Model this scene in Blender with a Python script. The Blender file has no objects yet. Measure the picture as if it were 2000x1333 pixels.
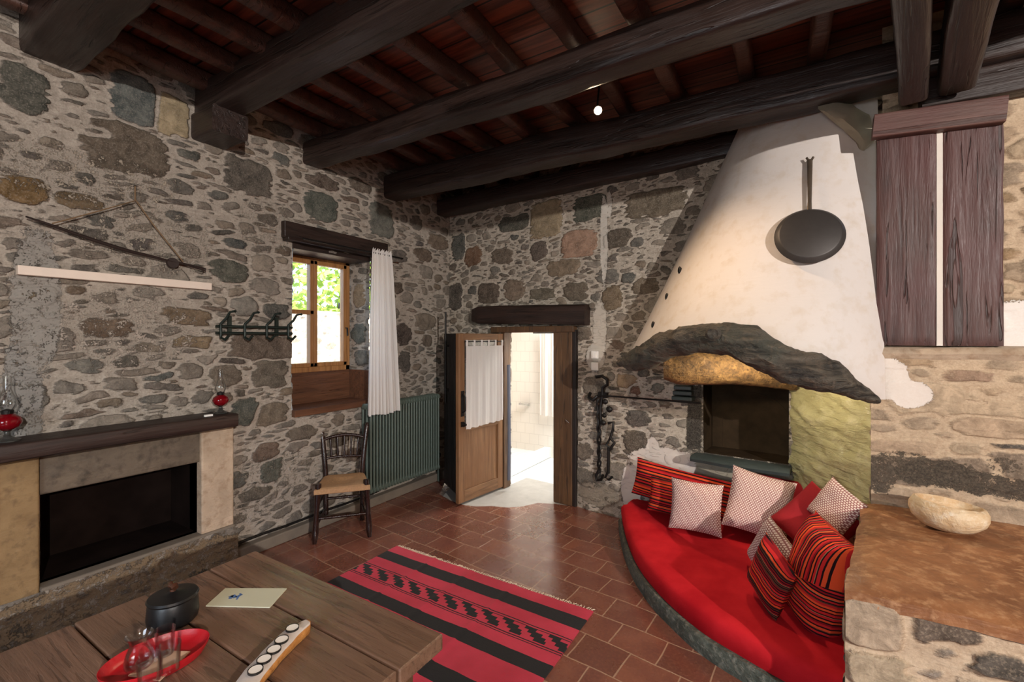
import bpy, bmesh, math, random
import numpy as np
from mathutils import Vector, Matrix, noise as mnoise
from math import sin, cos, pi, radians, sqrt
sc = bpy.context.scene
COL = sc.collection

# ------------------------------------------------------------ camera
FPX, HZ, CAMZ, YAW = 889.0, 660.0, 1.70, radians(31.7)
cd = bpy.data.cameras.new('camera'); cam = bpy.data.objects.new('camera', cd); COL.objects.link(cam)
cam.location = (0, 0, CAMZ); cam.rotation_euler = (pi/2, 0, YAW)
cd.sensor_width = 36; cd.lens = 36*FPX/2000; cd.shift_y = (HZ-666.5)/2000; cd.clip_start = .02
sc.camera = cam
# ------------------------------------------------------------ view, world, light
vs = sc.view_settings; vs.view_transform = 'Standard'; vs.look = 'None'; vs.gamma = 1; vs.exposure = 0.0
vs.use_curve_mapping = False
sc.cycles.max_bounces = 8; sc.cycles.diffuse_bounces = 5; sc.cycles.transparent_max_bounces = 12
sc.cycles.sample_clamp_indirect = 6; sc.cycles.caustics_reflective = False; sc.cycles.caustics_refractive = False
wd = bpy.data.worlds.new('sky'); sc.world = wd; wd.use_nodes = True
wn = wd.node_tree; bg = wn.nodes['Background']
sky = wn.nodes.new('ShaderNodeTexSky'); sky.sky_type = 'NISHITA'; sky.sun_disc = False
sky.sun_elevation = radians(52); sky.sun_rotation = radians(100)
wn.links.new(sky.outputs[0], bg.inputs[0]); bg.inputs[1].default_value = 1.1

def light(name, kind, loc, energy, color=(1, 1, 1), target=None, **kw):
    l = bpy.data.lights.new(name, kind); l.energy = energy; l.color = color
    for k, v in kw.items(): setattr(l, k, v)
    o = bpy.data.objects.new(name, l); COL.objects.link(o); o.location = loc
    if target is not None:
        o.rotation_euler = (Vector(target)-Vector(loc)).to_track_quat('-Z', 'Y').to_euler()
    return o
light('sunlight', 'SUN', (6, 2, 8), 26.0, (1, .95, .86), target=(-1, 3.5, 0), angle=radians(.6))
KEY = Vector((4.35, -1.75, 3.02))
light('ceiling_spot_key', 'SPOT', KEY, 1640, (1, .925, .865), target=(-1.0, 2.6, 1.2), spot_size=radians(100), spot_blend=.3, shadow_soft_size=.035)
light('track_spot_beam', 'SPOT', (-1.12, 2.90, 3.22), 95, (1, .70, .44), target=(-.5, 2.2, .2), spot_size=radians(140), spot_blend=.8, shadow_soft_size=.03)
light('warm_fill_point', 'POINT', (.4, -.9, 2.9), 22, (1, .74, .50), shadow_soft_size=.08)  # added warm fill light, no real lamp stands for it
light('front_fill_area', 'AREA', (-.6, -2.35, 1.75), 46, (.93, .96, 1), target=(-1.4, 3, 1.5), shape='RECTANGLE', size=1.5, size_y=1.3)  # added fill from behind the camera, set at a made-up opening
light('bathroom_daylight', 'AREA', (-2.1, 5.3, 2.1), 62, (1, .98, .95), target=(-2.7, 5.0, 0), shape='RECTANGLE', size=.9, size_y=.7)
light('left_window_daylight', 'AREA', (-4.75, 2.8, 3.5), 60, (.88, .94, 1), target=(-3.4, 2.75, 1.6), shape='RECTANGLE', size=1.2, size_y=1.2)

light('hearth_lamp', 'POINT', (-.22, 3.38, 1.50), 15, (1, .84, .60), shadow_soft_size=.03)
# ------------------------------------------------------------ pixel rays on to real planes
_F = Vector((-sin(YAW), cos(YAW), 0)); _R = Vector((cos(YAW), sin(YAW), 0)); CAM = Vector((0, 0, CAMZ))
def ray(px, py): return _F + _R*((px-1000)/FPX) + Vector((0, 0, (HZ-py)/FPX))
def on(px, py, n, c):
    n = Vector(n); d = ray(px, py); return CAM + d*((c-n.dot(CAM))/n.dot(d))
def onx(px, py, x): return on(px, py, (1, 0, 0), x)
def ony(px, py, y): return on(px, py, (0, 1, 0), y)
def onz(px, py, z): return on(px, py, (0, 0, 1), z)
def dep(px, py, t): return CAM + ray(px, py)*t
LX = -3.65                                             # left wall plane
BO = Vector((-3.65, 4.43, 0)); BA = radians(-5.2)      # back wall frame
BE = Vector((cos(BA), sin(BA), 0)); BN = Vector((sin(BA), -cos(BA), 0))
def onb(px, py, d=0): return on(px, py, BN, BN.dot(BO)+d)
def sb(p): return (p-BO).dot(BE)
def bw(s, z, d=0): return BO + BE*s + BN*d + Vector((0, 0, z))
MY = 3.40                                              # masonry pier plane

# ------------------------------------------------------------ helpers
def srgb(*c):
    if len(c) == 1: c = c[0]
    out = []
    for v in c[:3]:
        v = v/255.0
        out.append(v/12.92 if v <= .04045 else ((v+.055)/1.055)**2.4)
    return tuple(out)
class MB:
    """collects verts and faces"""
    def __init__(s): s.v = []; s.f = []; s.sm = []
    def add(s, vs, fs, smooth=False):
        o = len(s.v); s.v += [tuple(v) for v in vs]; s.f += [tuple(i+o for i in f) for f in fs]; s.sm += [smooth]*len(fs); return s
    def box(s, c, d, M=None):
        x, y, z = d[0]/2, d[1]/2, d[2]/2; c = Vector(c)
        p = [Vector((a*x, b*y, e*z)) for a in (-1, 1) for b in (-1, 1) for e in (-1, 1)]
        if M is not None: p = [M@q for q in p]
        return s.add([c+q for q in p], [(0, 1, 3, 2), (4, 6, 7, 5), (0, 4, 5, 1), (2, 3, 7, 6), (0, 2, 6, 4), (1, 5, 7, 3)])
    def tube(s, pts, r, n=10, caps=True, flat=1.0):
        pts = [Vector(p) for p in pts]; m = len(pts)
        rs = r if isinstance(r, (list, tuple)) else [r]*m
        up = None; rings = []
        for i, p in enumerate(pts):
            t = (pts[min(i+1, m-1)]-pts[max(i-1, 0)]).normalized()
            if up is None:
                up = Vector((0, 0, 1)) if abs(t.z) < .9 else Vector((1, 0, 0))
            a = t.cross(up).normalized(); b = a.cross(t).normalized(); up = b
            rings.append([p + a*(cos(2*pi*k/n)*rs[i]) + b*(sin(2*pi*k/n)*rs[i]*flat) for k in range(n)])
        return s.loft(rings, caps)
    def loft(s, rings, caps=True, closed=True, smooth=True):
        n = len(rings[0]); vs = [q for r in rings for q in r]; fs = []
        for i in range(len(rings)-1):
            for k in range(n if closed else n-1):
                a = i*n+k; b = i*n+(k+1) % n; fs.append((a, b, b+n, a+n))
        if caps and closed:
            fs.append(tuple(range(n))[::-1]); fs.append(tuple(range((len(rings)-1)*n, len(rings)*n)))
        return s.add(vs, fs, smooth)
    def lathe(s, prof, n=28, c=(0, 0, 0), sx=1, sy=1, caps=True):
        c = Vector(c)
        return s.loft([[c+Vector((r*cos(2*pi*k/n)*sx, r*sin(2*pi*k/n)*sy, z)) for k in range(n)] for r, z in prof], caps)
    def prism(s, poly, z0, z1):
        n = len(poly); vs = [(p[0], p[1], z0) for p in poly]+[(p[0], p[1], z1) for p in poly]
        return s.add(vs, [tuple(range(n))[::-1], tuple(range(n, 2*n))]+[(i, (i+1) % n, (i+1) % n+n, i+n) for i in range(n)])
    def build(s, name, mat, parent=None, base=None, bevel=0, seg=2, local=False, jit=None, sub=0):
        if parent is not None: b = Vector(parent['_b']) if '_b' in parent else Vector(parent.location)
        else: b = Vector(base) if base is not None else Vector((0, 0, 0))
        me = bpy.data.meshes.new(name)
        off = Vector((0, 0, 0)) if local else b
        me.from_pydata([Vector(v)-off for v in s.v], [], s.f); me.update()
        if True:
            bm = bmesh.new(); bm.from_mesh(me)
            bmesh.ops.recalc_face_normals(bm, faces=bm.faces)
            bm.to_mesh(me); bm.free()
        if len(me.polygons) == len(s.sm): me.polygons.foreach_set('use_smooth', s.sm)
        if any(s.sm): me.set_sharp_from_angle(angle=radians(48))
        if mat is not None: me.materials.append(mat)
        o = bpy.data.objects.new(name, me); COL.objects.link(o)
        if parent is not None: o.parent = parent; o.location = (0, 0, 0); o['_b'] = tuple(b)
        else: o.location = b if not (local and base is None) else (0, 0, 0); o['_b'] = tuple(b)
        if bevel:
            m = o.modifiers.new('bevel', 'BEVEL'); m.width = bevel; m.segments = seg; m.limit_method = 'ANGLE'; m.angle_limit = radians(40)
        if sub:
            m = o.modifiers.new('sub', 'SUBSURF'); m.levels = sub; m.render_levels = sub
        return o
def tag(o, label=None, cat=None, group=None, kind=None):
    if label: o['label'] = label
    if cat: o['category'] = cat
    if group: o['group'] = group
    if kind: o['kind'] = kind
    return o
def thing(name, label, cat, loc, rot=(0, 0, 0), group=None):
    o = bpy.data.objects.new(name, None); COL.objects.link(o); o.location = loc; o.rotation_euler = rot
    o['_b'] = tuple(Vector(loc)); o.empty_display_size = .05
    return tag(o, label, cat, group)
def struct(name, mb, mat, **k): return tag(mb.build(name, mat, **k), kind='structure')

# ------------------------------------------------------------ materials
class NT:
    def __init__(s, name):
        s.m = bpy.data.materials.new(name); s.m.use_nodes = True; s.t = s.m.node_tree; s.b = s.t.nodes['Principled BSDF']
        s.tc = s.n('ShaderNodeTexCoord')
    def n(s, typ, _p=None, **kw):
        nd = s.t.nodes.new(typ)
        for k, v in (_p or {}).items(): setattr(nd, k, v)
        for k, v in kw.items():
            key = int(k[1:]) if k[0] == 'i' and k[1:].isdigit() else k.replace('_', ' ')
            s.set(nd.inputs[key], v)
        return nd
    def set(s, inp, v):
        if isinstance(v, bpy.types.NodeSocket): s.t.links.new(v, inp)
        elif isinstance(v, bpy.types.Node): s.t.links.new(v.outputs[0], inp)
        else:
            if inp.type == 'RGBA' and len(v) == 3: v = (*v, 1)
            inp.default_value = v
    def map(s, scale=(1, 1, 1), rot=(0, 0, 0), src='Object'):
        return s.n('ShaderNodeMapping', i0=s.tc.outputs[src], Scale=scale, Rotation=rot).outputs[0]
    def noise(s, vec, scale, detail=4, rough=.55, dist=0):
        return s.n('ShaderNodeTexNoise', Vector=vec, Scale=scale, Detail=detail, Roughness=rough, Distortion=dist).outputs[0]
    def ramp(s, fac, stops, interp='LINEAR'):
        r = s.n('ShaderNodeValToRGB', Fac=fac); e = r.color_ramp; e.interpolation = interp
        while len(e.elements) < len(stops): e.elements.new(.5)
        for el, (p, c) in zip(e.elements, stops):
            el.position = p; el.color = (*c, 1) if not isinstance(c, (int, float)) else (c, c, c, 1)
        return r.outputs[0]
    def mix(s, fac, a, b, mode='MIX'):
        nd = s.n('ShaderNodeMix', {'data_type': 'RGBA', 'blend_type': mode}); nd.clamp_factor = True
        s.set(nd.inputs[0], fac); s.set(nd.inputs[6], a); s.set(nd.inputs[7], b); return nd.outputs[2]
    def math(s, op, a, b=0.0, c=None, clamp=False):
        nd = s.n('ShaderNodeMath', {'operation': op, 'use_clamp': clamp}); s.set(nd.inputs[0], a); s.set(nd.inputs[1], b)
        if c is not None: s.set(nd.inputs[2], c)
        return nd.outputs[0]
    def mrange(s, v, a, b, c=0.0, d=1.0, smooth=False):
        nd = s.n('ShaderNodeMapRange', {'interpolation_type': 'SMOOTHSTEP' if smooth else 'LINEAR'}); nd.clamp = True
        for i, x in enumerate((v, a, b, c, d)): s.set(nd.inputs[i], x)
        return nd.outputs[0]
    def bump(s, h, strength=.5, dist=.01, normal=None):
        nd = s.n('ShaderNodeBump', Strength=strength, Distance=dist, Height=h)
        if normal is not None: s.set(nd.inputs['Normal'], normal)
        return nd.outputs[0]
    def out(s, color=None, rough=None, normal=None, **kw):
        if color is not None: s.set(s.b.inputs['Base Color'], color)
        if rough is not None: s.set(s.b.inputs['Roughness'], rough)
        if normal is not None: s.set(s.b.inputs['Normal'], normal)
        for k, v in kw.items(): s.set(s.b.inputs[k.replace('_', ' ')], v)
        return s.m

def wood(name, c1, c2, along='x', rough=.5, scale=1.0, bump=.4, knots=.3, c3=None, spec=.5):
    m = NT(name); st = {'x': (.9, 14, 14), 'y': (14, .9, 14), 'z': (14, 14, .9)}[along]
    info = m.n('ShaderNodeObjectInfo').outputs['Random']
    off = m.math('MULTIPLY', info, 37.0)
    base = m.n('ShaderNodeVectorMath', {'operation': 'ADD'}, i0=m.tc.outputs['Object'], i1=m.n('ShaderNodeCombineXYZ', X=off, Y=off, Z=off)).outputs[0]
    mp = m.n('ShaderNodeMapping', i0=base, Scale=tuple(v*scale for v in st)).outputs[0]
    g = m.noise(mp, 1.6, 6, .62, .6)
    fine = m.noise(mp, 7, 3, .7, .2)
    big = m.noise(base, 2.2, 3)
    f = m.math('ADD', m.math('MULTIPLY', g, .75), m.math('MULTIPLY', fine, .3))
    col = m.ramp(f, [(.32, c1), (.68, c2)])
    if c3: col = m.mix(m.mrange(big, .42, .68), col, c3)
    crack = m.mrange(m.noise(mp, 2.3, 2, .5, 1.2), .60, .64)
    col = m.mix(m.math('MULTIPLY', crack, knots), col, (.006, .004, .003))
    h = m.math('SUBTRACT', f, m.math('MULTIPLY', crack, knots*.8))
    return m.out(col, m.mrange(fine, .3, .7, rough-.08, rough+.14), m.bump(h, bump, .012), Specular_IOR_Level=spec)

def plain(name, c, rough=.5, var=.12, scale=12, bump=.15, **kw):
    m = NT(name); v = m.map(); n = m.noise(v, scale, 5, .6); big = m.noise(v, scale*.15, 3)
    f = m.mrange(m.math('ADD', m.math('MULTIPLY', n, .6), m.math('MULTIPLY', big, .4)), .3, .7)
    a = tuple(x*(1-var) for x in c); b = tuple(min(1, x*(1+var)) for x in c)
    return m.out(m.mix(f, a, b), rough, m.bump(n, bump, .006), **kw)

M = {}
M['beam'] = wood('dark_beam_wood', srgb(18, 12, 11), srgb(60, 44, 38), 'x', .36, .8, .7, .5, srgb(50, 40, 37))
M['joist'] = wood('dark_joist_wood', srgb(28, 17, 14), srgb(98, 62, 49), 'y', .45, .8, .7, .4, srgb(84, 62, 54))
M['lintel'] = wood('lintel_wood', srgb(20, 13, 11), srgb(56, 38, 31), 'x', .5, .8, .6, .5)
M['lintel_y'] = wood('lintel_wood_side', srgb(20, 13, 11), srgb(52, 36, 30), 'y', .45, .8, .6, .5)
M['mantel'] = wood('mantel_wood', srgb(30, 19, 14), srgb(84, 56, 40), 'y', .5, .7, .7, .6)
M['oak'] = wood('oak_door_wood', srgb(92, 62, 38), srgb(150, 112, 78), 'z', .5, 1.2, .3, .15, srgb(120, 84, 54))
M['oak_x'] = wood('oak_rail_wood', srgb(84, 56, 34), srgb(140, 104, 72), 'x', .5, 1.2, .3, .15)
M['jamb'] = wood('door_frame_wood', srgb(56, 38, 24), srgb(112, 82, 54), 'z', .5, 1.0, .4, .5, srgb(78, 56, 38))
M['winwood'] = wood('window_wood', srgb(120, 78, 42), srgb(178, 128, 78), 'z', .42, 1.2, .2, .08)
M['seatwood'] = wood('window_seat_wood', srgb(62, 38, 26), srgb(110, 72, 50), 'y', .32, 1.2, .25, .1)
M['table'] = wood('table_wood', srgb(74, 54, 44), srgb(138, 106, 86), 'x', .30, 1.1, .3, .3, srgb(110, 84, 66))
M['shutter'] = wood('shutter_wood', srgb(46, 29, 27), srgb(92, 62, 57), 'z', .5, .7, .9, .6, srgb(84, 50, 48))
M['shutter_x'] = wood('shutter_rail_wood', srgb(60, 40, 36), srgb(116, 86, 78), 'x', .5, .7, .9, .4, srgb(94, 60, 56))
M['chair'] = wood('chair_wood', srgb(18, 9, 8), srgb(48, 27, 21), 'z', .25, 1, .2, .2)
M['blackdoor'] = wood('black_wood', srgb(14, 10, 9), srgb(38, 28, 24), 'z', .6, .8, .6, .5)
M['iron'] = plain('black_iron', srgb(36, 34, 33), .45, .4, 40, .3, Metallic=.6)
M['greeniron'] = plain('green_black_iron', srgb(34, 44, 40), .4, .3, 30, .2, Metallic=.3)
M['white_plaster'] = plain('white_plaster', srgb(226, 218, 208), .85, .05, 14, .35)
M['plaster_strip'] = plain('limed_strip', srgb(226, 210, 196), .7, .06, 14, .3)
M['grey_plaster'] = plain('grey_plaster', srgb(150, 142, 124), .8, .12, 10, .6)
M['slate'] = plain('slate', srgb(58, 66, 65), .5, .25, 18, .5)
M['soot'] = plain('sooty_stone', srgb(50, 39, 27), .9, .6, 6, 1.0, Specular_IOR_Level=.1)
M['soot_dark'] = plain('black_soot', srgb(27, 19, 16), .95, .6, 5, .8, Specular_IOR_Level=.05)
M['radiator'] = plain('green_radiator', srgb(84, 96, 88), .42, .05, 20, .05)
M['chrome'] = plain('steel', srgb(190, 190, 190), .25, .05, 20, .02, Metallic=1.0)
M['white_plastic'] = plain('white_plastic', srgb(236, 234, 228), .4, .02, 20, .0)
M['black_gloss'] = plain('black_glaze', srgb(18, 18, 19), .38, .3, 30, .1)
M['knobwood'] = plain('brown_knob', srgb(70, 42, 30), .2, .3, 30, .1)
M['cord'] = plain('cord', srgb(120, 96, 70), .8, .2, 60, .3)
M['bowwood'] = plain('old_bow_wood', srgb(44, 32, 28), .6, .3, 20, .4)
M['pan'] = plain('pan_iron', srgb(66, 62, 60), .5, .1, 30, .1, Metallic=.4)
M['panhandle'] = plain('pan_handle_iron', srgb(96, 84, 72), .4, .2, 30, .2, Metallic=.5)
M['rush'] = plain('rush_seat', srgb(170, 132, 94), .75, .25, 60, .6)
M['cream_cloth'] = plain('cream_cloth', srgb(222, 206, 184), .85, .04, 60, .2)
M['sill_white'] = plain('pale_stone', srgb(206, 206, 204), .6, .08, 14, .3)
M['threshold'] = plain('threshold_marble', srgb(176, 174, 168), .45, .16, 9, .3)

M['paper'] = plain('paper_napkin', srgb(214, 176, 148), .8, .04, 30, .1)
M['card'] = plain('cream_card', srgb(200, 200, 176), .5, .04, 9, .02)
M['blueink'] = plain('blue_ink', srgb(84, 116, 168), .6, .1, 40, 0)
M['tray'] = plain('red_tray', srgb(176, 24, 34), .35, .1, 60, .15)
M['cement'] = plain('cement_skirting', srgb(116, 106, 94), .85, .2, 9, .6)
M['wax'] = plain('white_wax', srgb(238, 232, 222), .5, .03, 20, .05)
M['tin'] = plain('tealight_tin', srgb(60, 58, 56), .35, .05, 20, .02, Metallic=.8)
M['limewash'] = plain('limewashed_wood', srgb(196, 186, 178), .6, .12, 22, .3)
M['drift'] = wood('driftwood', srgb(150, 92, 40), srgb(206, 146, 80), 'x', .5, 2, .4, .2)

M['bluecloth'] = plain('blue_grey_cloth', srgb(78, 82, 96), .8, .1, 20, .1)
M['grey_roof'] = plain('render_wall', srgb(170, 160, 145), .9, .1, 4, .3)
M['dark_red'] = plain('dark_red_cloth', srgb(150, 16, 26), .9, .1, 90, .3)
def redcloth():
    m = NT('red_felt'); v = m.map(); n = m.noise(v, 140, 3); b = m.noise(v, 4, 4)
    return m.out(m.mix(m.mrange(b, .35, .65), srgb(172, 22, 32), srgb(200, 36, 44)), .9, m.bump(m.math('ADD', n, m.math('MULTIPLY', b, 4)), .25, .006), Specular_IOR_Level=.1)
M['redcloth'] = redcloth()
def whitecloth(name, c, trans=.35):
    m = NT(name); v = m.map(); n = m.noise(v, 200, 2)
    p = m.out(c, .9, m.bump(n, .2, .003))
    tr = m.n('ShaderNodeBsdfTranslucent', Color=c); mx = m.n('ShaderNodeMixShader'); m.set(mx.inputs[0], trans)
    m.t.links.new(m.b.outputs[0], mx.inputs[1]); m.t.links.new(tr.outputs[0], mx.inputs[2])
    m.t.links.new(mx.outputs[0], m.t.nodes['Material Output'].inputs[0]); return p
M['curtain'] = whitecloth('white_cotton', srgb(238, 234, 230))
def stripes(name, axis, per, seed, shift=0.0, fold=False, dark=False):
    m = NT(name); rnd = random.Random(seed)
    sx = m.n('ShaderNodeSeparateXYZ', Vector=m.tc.outputs['Object']).outputs[axis]
    if fold:
        sp = m.n('ShaderNodeSeparateXYZ', Vector=m.tc.outputs['Object']); k_ = m.math('GREATER_THAN', m.math('SUBTRACT', sp.outputs[2], m.math('MULTIPLY', m.math('ABSOLUTE', sp.outputs[0]), .35)), -.02)
        sx = m.math('ADD', m.math('MULTIPLY', k_, sp.outputs[0]), m.math('MULTIPLY', m.math('SUBTRACT', 1.0, k_), sp.outputs[2]))
    w = m.noise(m.map(), 6, 2); sx = m.math('ADD', sx, m.math('MULTIPLY', w, .006))
    fr = m.math('FRACT', m.math('ADD', m.math('MULTIPLY', sx, 1/per), 10.37+shift))
    cs = {'o': srgb(226, 84, 44), 'r': srgb(196, 40, 40), 'k': srgb(34, 18, 20), 'b': srgb(96, 58, 44), 'd': srgb(140, 22, 30), 't': srgb(160, 130, 96)}
    seq = 'okorbkrktokdkrkbokrdkokrtkrk'
    if dark: seq = seq.replace('o', 'd', 3).replace('r', 'b', 3)
    ws = [{'o': 1.5, 'r': 1.5, 'k': .9, 'b': .7, 'd': 1.1, 't': .35}[q]*rnd.uniform(.8, 1.2) for q in seq]; tot = sum(ws); acc = 0; stops = []
    for q, ww in zip(seq, ws): stops.append((acc/tot, cs[q])); acc += ww
    fine = m.noise(m.map(), 260, 2)
    return m.out(m.ramp(fr, stops, 'CONSTANT'), .85, m.bump(fine, .3, .003), Specular_IOR_Level=.15)
M['stripe_z'] = stripes('striped_cloth_bands', 2, .28, 1)
M['stripe_z2'] = stripes('striped_cloth_rows', 2, .24, 2, .3)
M['stripe_z3'] = stripes('dark_striped_cloth', 2, .19, 9, .5, dark=True)
M['stripe_x'] = stripes('striped_cloth_columns', 0, .22, 3, 0, True)
def weave():
    m = NT('woven_white_cloth'); v = m.map((1, 1, 1))
    s = m.n('ShaderNodeSeparateXYZ', Vector=v)
    row = m.math('MULTIPLY', s.outputs[2], 85.0); par = m.math('MULTIPLY', m.math('FLOOR', row), .5)
    colx = m.math('FRACT', m.math('ADD', m.math('MULTIPLY', s.outputs[0], 60.0), par)); rf = m.math('FRACT', row)
    d = m.math('MULTIPLY', m.math('GREATER_THAN', colx, .36), m.math('GREATER_THAN', rf, .34))
    return m.out(m.mix(d, srgb(150, 96, 92), srgb(234, 218, 206)), .85, m.bump(d, .4, .004))
M['weave'] = weave()
def glass_mat(name, c=(1, 1, 1), tint=0.0):
    m = NT(name); tr = m.n('ShaderNodeBsdfTransparent', Color=c); gl = m.n('ShaderNodeBsdfGlossy', Roughness=.03)
    fr = m.n('ShaderNodeLayerWeight', Blend=.25).outputs[0]
    mx = m.n('ShaderNodeMixShader'); m.set(mx.inputs[0], m.mrange(fr, 0, 1, .03, .6)); m.t.links.new(tr.outputs[0], mx.inputs[1]); m.t.links.new(gl.outputs[0], mx.inputs[2])
    m.t.links.new(mx.outputs[0], m.t.nodes['Material Output'].inputs[0]); return m.m
M['glass'] = glass_mat('clear_glass', (.985, .99, .99)); M['redglass'] = glass_mat('red_glass', (.75, .03, .05))
def emis(name, c, s):
    m = NT(name); return m.out(c, .5, Emission_Color=c, Emission_Strength=s)
M['bulb'] = emis('lamp_bulb', (1, .75, .48), 90)
def boards():
    m = NT('ceiling_boards'); v = m.map((1, 1, 1))
    s = m.n('ShaderNodeSeparateXYZ', Vector=v); row = m.math('MULTIPLY', s.outputs[1], 1/.19); fl = m.math('FLOOR', row); fr = m.math('FRACT', row)
    rnd = m.n('ShaderNodeTexWhiteNoise', {'noise_dimensions': '1D'}, W=fl).outputs[0]
    g = m.noise(m.n('ShaderNodeMapping', i0=m.tc.outputs['Object'], Scale=(1.2, 16, 16)).outputs[0], 1.5, 5, .6, .5)
    col = m.mix(m.mrange(g, .35, .65), srgb(70, 36, 29), srgb(150, 84, 62)); col = m.mix(m.math('MULTIPLY', rnd, .5), col, srgb(80, 46, 38))
    gap = m.math('MAXIMUM', m.math('LESS_THAN', fr, .05), m.math('GREATER_THAN', fr, .985))
    return m.out(m.mix(gap, col, (.004, .003, .003)), .5, m.bump(m.math('SUBTRACT', m.math('MULTIPLY', g, .3), gap), .6, .012))
M['boards'] = boards()
def terracotta():
    m = NT('terracotta_tiles'); v = m.map((1, 1, 1), (0, 0, radians(5)))
    wob = m.n('ShaderNodeTexNoise', Vector=v, Scale=2.2, Detail=1)
    v2 = m.n('ShaderNodeVectorMath', {'operation': 'MULTIPLY_ADD'}, i0=wob.outputs['Color'], i1=(.05, .05, 0), i2=v).outputs[0]
    br = m.n('ShaderNodeTexBrick', {'offset': .5, 'offset_frequency': 2}, Vector=v2, Scale=1.0, Mortar_Size=.0045, Mortar_Smooth=.3, Bias=0.0, Brick_Width=.265, Row_Height=.215,
             Color1=(0, 0, 0), Color2=(1, 1, 1), Mortar=(.5, .5, .5))
    n1 = m.noise(v, 5, 5, .6); n2 = m.noise(v, 60, 4, .6)
    c = m.mix(br.outputs[0], srgb(100, 60, 48), srgb(138, 86, 68))
    c = m.mix(m.mrange(n1, .4, .7), c, srgb(106, 58, 48)); c = m.mix(m.mrange(n2, .45, .75, 0, .35), c, srgb(164, 108, 84))
    c = m.mix(br.outputs['Fac'], c, srgb(166, 132, 108))
    h = m.math('SUBTRACT', m.math('MULTIPLY', m.math('ADD', n2, m.math('MULTIPLY', n1, 3)), .16), br.outputs['Fac'])
    return m.out(c, m.mrange(n1, .3, .7, .20, .36), m.bump(h, .35, .006), Specular_IOR_Level=.8, Coat_Weight=.5, Coat_Roughness=.22, Coat_IOR=1.6)
M['floor'] = terracotta()
def bathtile(name, w, h, c1, vert=True):
    m = NT(name); v = m.map((1, 1, 1), (pi/2, 0, 0) if vert else (0, 0, 0))
    br = m.n('ShaderNodeTexBrick', {'offset': .5 if vert else 0.0}, Vector=v, Scale=1.0, Mortar_Size=.003, Brick_Width=w, Row_Height=h, Color1=(1, 1, 1), Color2=(.9, .9, .9))
    return m.out(m.mix(br.outputs['Fac'], c1, srgb(218, 212, 202)), .3)
M['bathwall'] = bathtile('bath_wall_tiles', .15, .15, srgb(236, 230, 220)); M['bathfloor'] = bathtile('bath_floor_tiles', .1, .1, srgb(226, 228, 228), False)
def foliage():
    m = NT('leaves'); n = m.noise(m.map(), 3, 3)
    tr = m.n('ShaderNodeBsdfTranslucent', Color=srgb(190, 210, 110)); c = m.mix(m.mrange(n, .3, .7), srgb(120, 150, 60), srgb(196, 206, 110))
    m.out(c, .6); mx = m.n('ShaderNodeMixShader'); m.set(mx.inputs[0], .5); m.t.links.new(m.b.outputs[0], mx.inputs[1]); m.t.links.new(tr.outputs[0], mx.inputs[2])
    m.t.links.new(mx.outputs[0], m.t.nodes['Material Output'].inputs[0]); return m.m
M['leaf'] = foliage()
# rubble masonry: per-vertex stone colours ("stone"), signed distance to the mortar in metres ("edge"), paint patches ("paint")
def rubble(name, mortar, mortar2, noise_amp=.012, rough=.88, gloss=None, cover=.5, soft=.006, bstr=.9):
    m = NT(name); v = m.map()
    col = m.n('ShaderNodeAttribute', {'attribute_name': 'stone'}).outputs['Color']
    edge = m.n('ShaderNodeAttribute', {'attribute_name': 'edge'}).outputs['Fac']
    pa = m.n('ShaderNodeAttribute', {'attribute_name': 'paint'})
    n_b = m.noise(v, 6, 4, .6); n_m = m.noise(v, 22, 5, .65); n_f = m.noise(v, 100, 5, .7); n_p = m.noise(v, 13, 6, .7, .6)
    strat = m.noise(m.map((4, 4, 30)), 1.0, 5, .6, .8); fs = m.noise(m.map((12, 12, 70)), 1.0, 4, .65, .6)
    e = m.math('ADD', edge, m.math('MULTIPLY', m.math('SUBTRACT', n_m, .5), noise_amp*2.2))
    e = m.math('ADD', e, m.math('MULTIPLY', m.math('SUBTRACT', fs, .5), noise_amp*1.8))
    e = m.math('SUBTRACT', e, m.math('MULTIPLY', m.mrange(n_b, .5, .75), cover*.02))
    mask = m.mrange(e, -.002, soft, smooth=True)
    sc_ = m.mix(m.mrange(n_p, .36, .66), m.mix(.50, col, (.006, .006, .006)), m.mix(.16, col, (.40, .34, .28)))
    sc_ = m.mix(m.mrange(fs, .55, .72, 0, .35), sc_, (.012, .011, .010))
    sc_ = m.mix(m.mrange(n_f, .50, .78, 0, .5), sc_, mortar2)
    mo = m.mix(m.mrange(m.math('ADD', m.math('MULTIPLY', n_m, .5), m.math('MULTIPLY', n_f, .5)), .38, .60), mortar, mortar2)
    mo = m.mix(m.mrange(strat, .55, .66, 0, .40), mo, m.mix(.45, col, mortar))
    mo = m.mix(m.mrange(fs, .62, .74, 0, .55), mo, (.035, .030, .026))
    c = m.mix(mask, mo, sc_)
    pn = m.math('ADD', m.math('MULTIPLY', m.math('SUBTRACT', n_m, .5), .9), m.math('MULTIPLY', m.math('SUBTRACT', n_f, .5), .9))
    pm = m.mrange(m.math('ADD', pa.outputs['Alpha'], pn), .46, .54)
    c = m.mix(pm, c, m.mix(m.mrange(n_f, .3, .7, 0, .2), pa.outputs['Color'], mo))
    h = m.math('ADD', m.math('MULTIPLY', mask, .45), m.math('ADD', m.math('MULTIPLY', n_p, m.math('MULTIPLY', mask, .8)), m.math('MULTIPLY', n_f, .3)))
    h = m.math('ADD', h, m.math('ADD', m.math('MULTIPLY', n_m, .3), m.math('MULTIPLY', fs, .25)))
    h = m.math('MULTIPLY', h, m.math('SUBTRACT', 1.0, m.math('MULTIPLY', pm, .75)))
    return m.out(c, rough, m.bump(h, bstr, .012), Specular_IOR_Level=.3)
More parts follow.
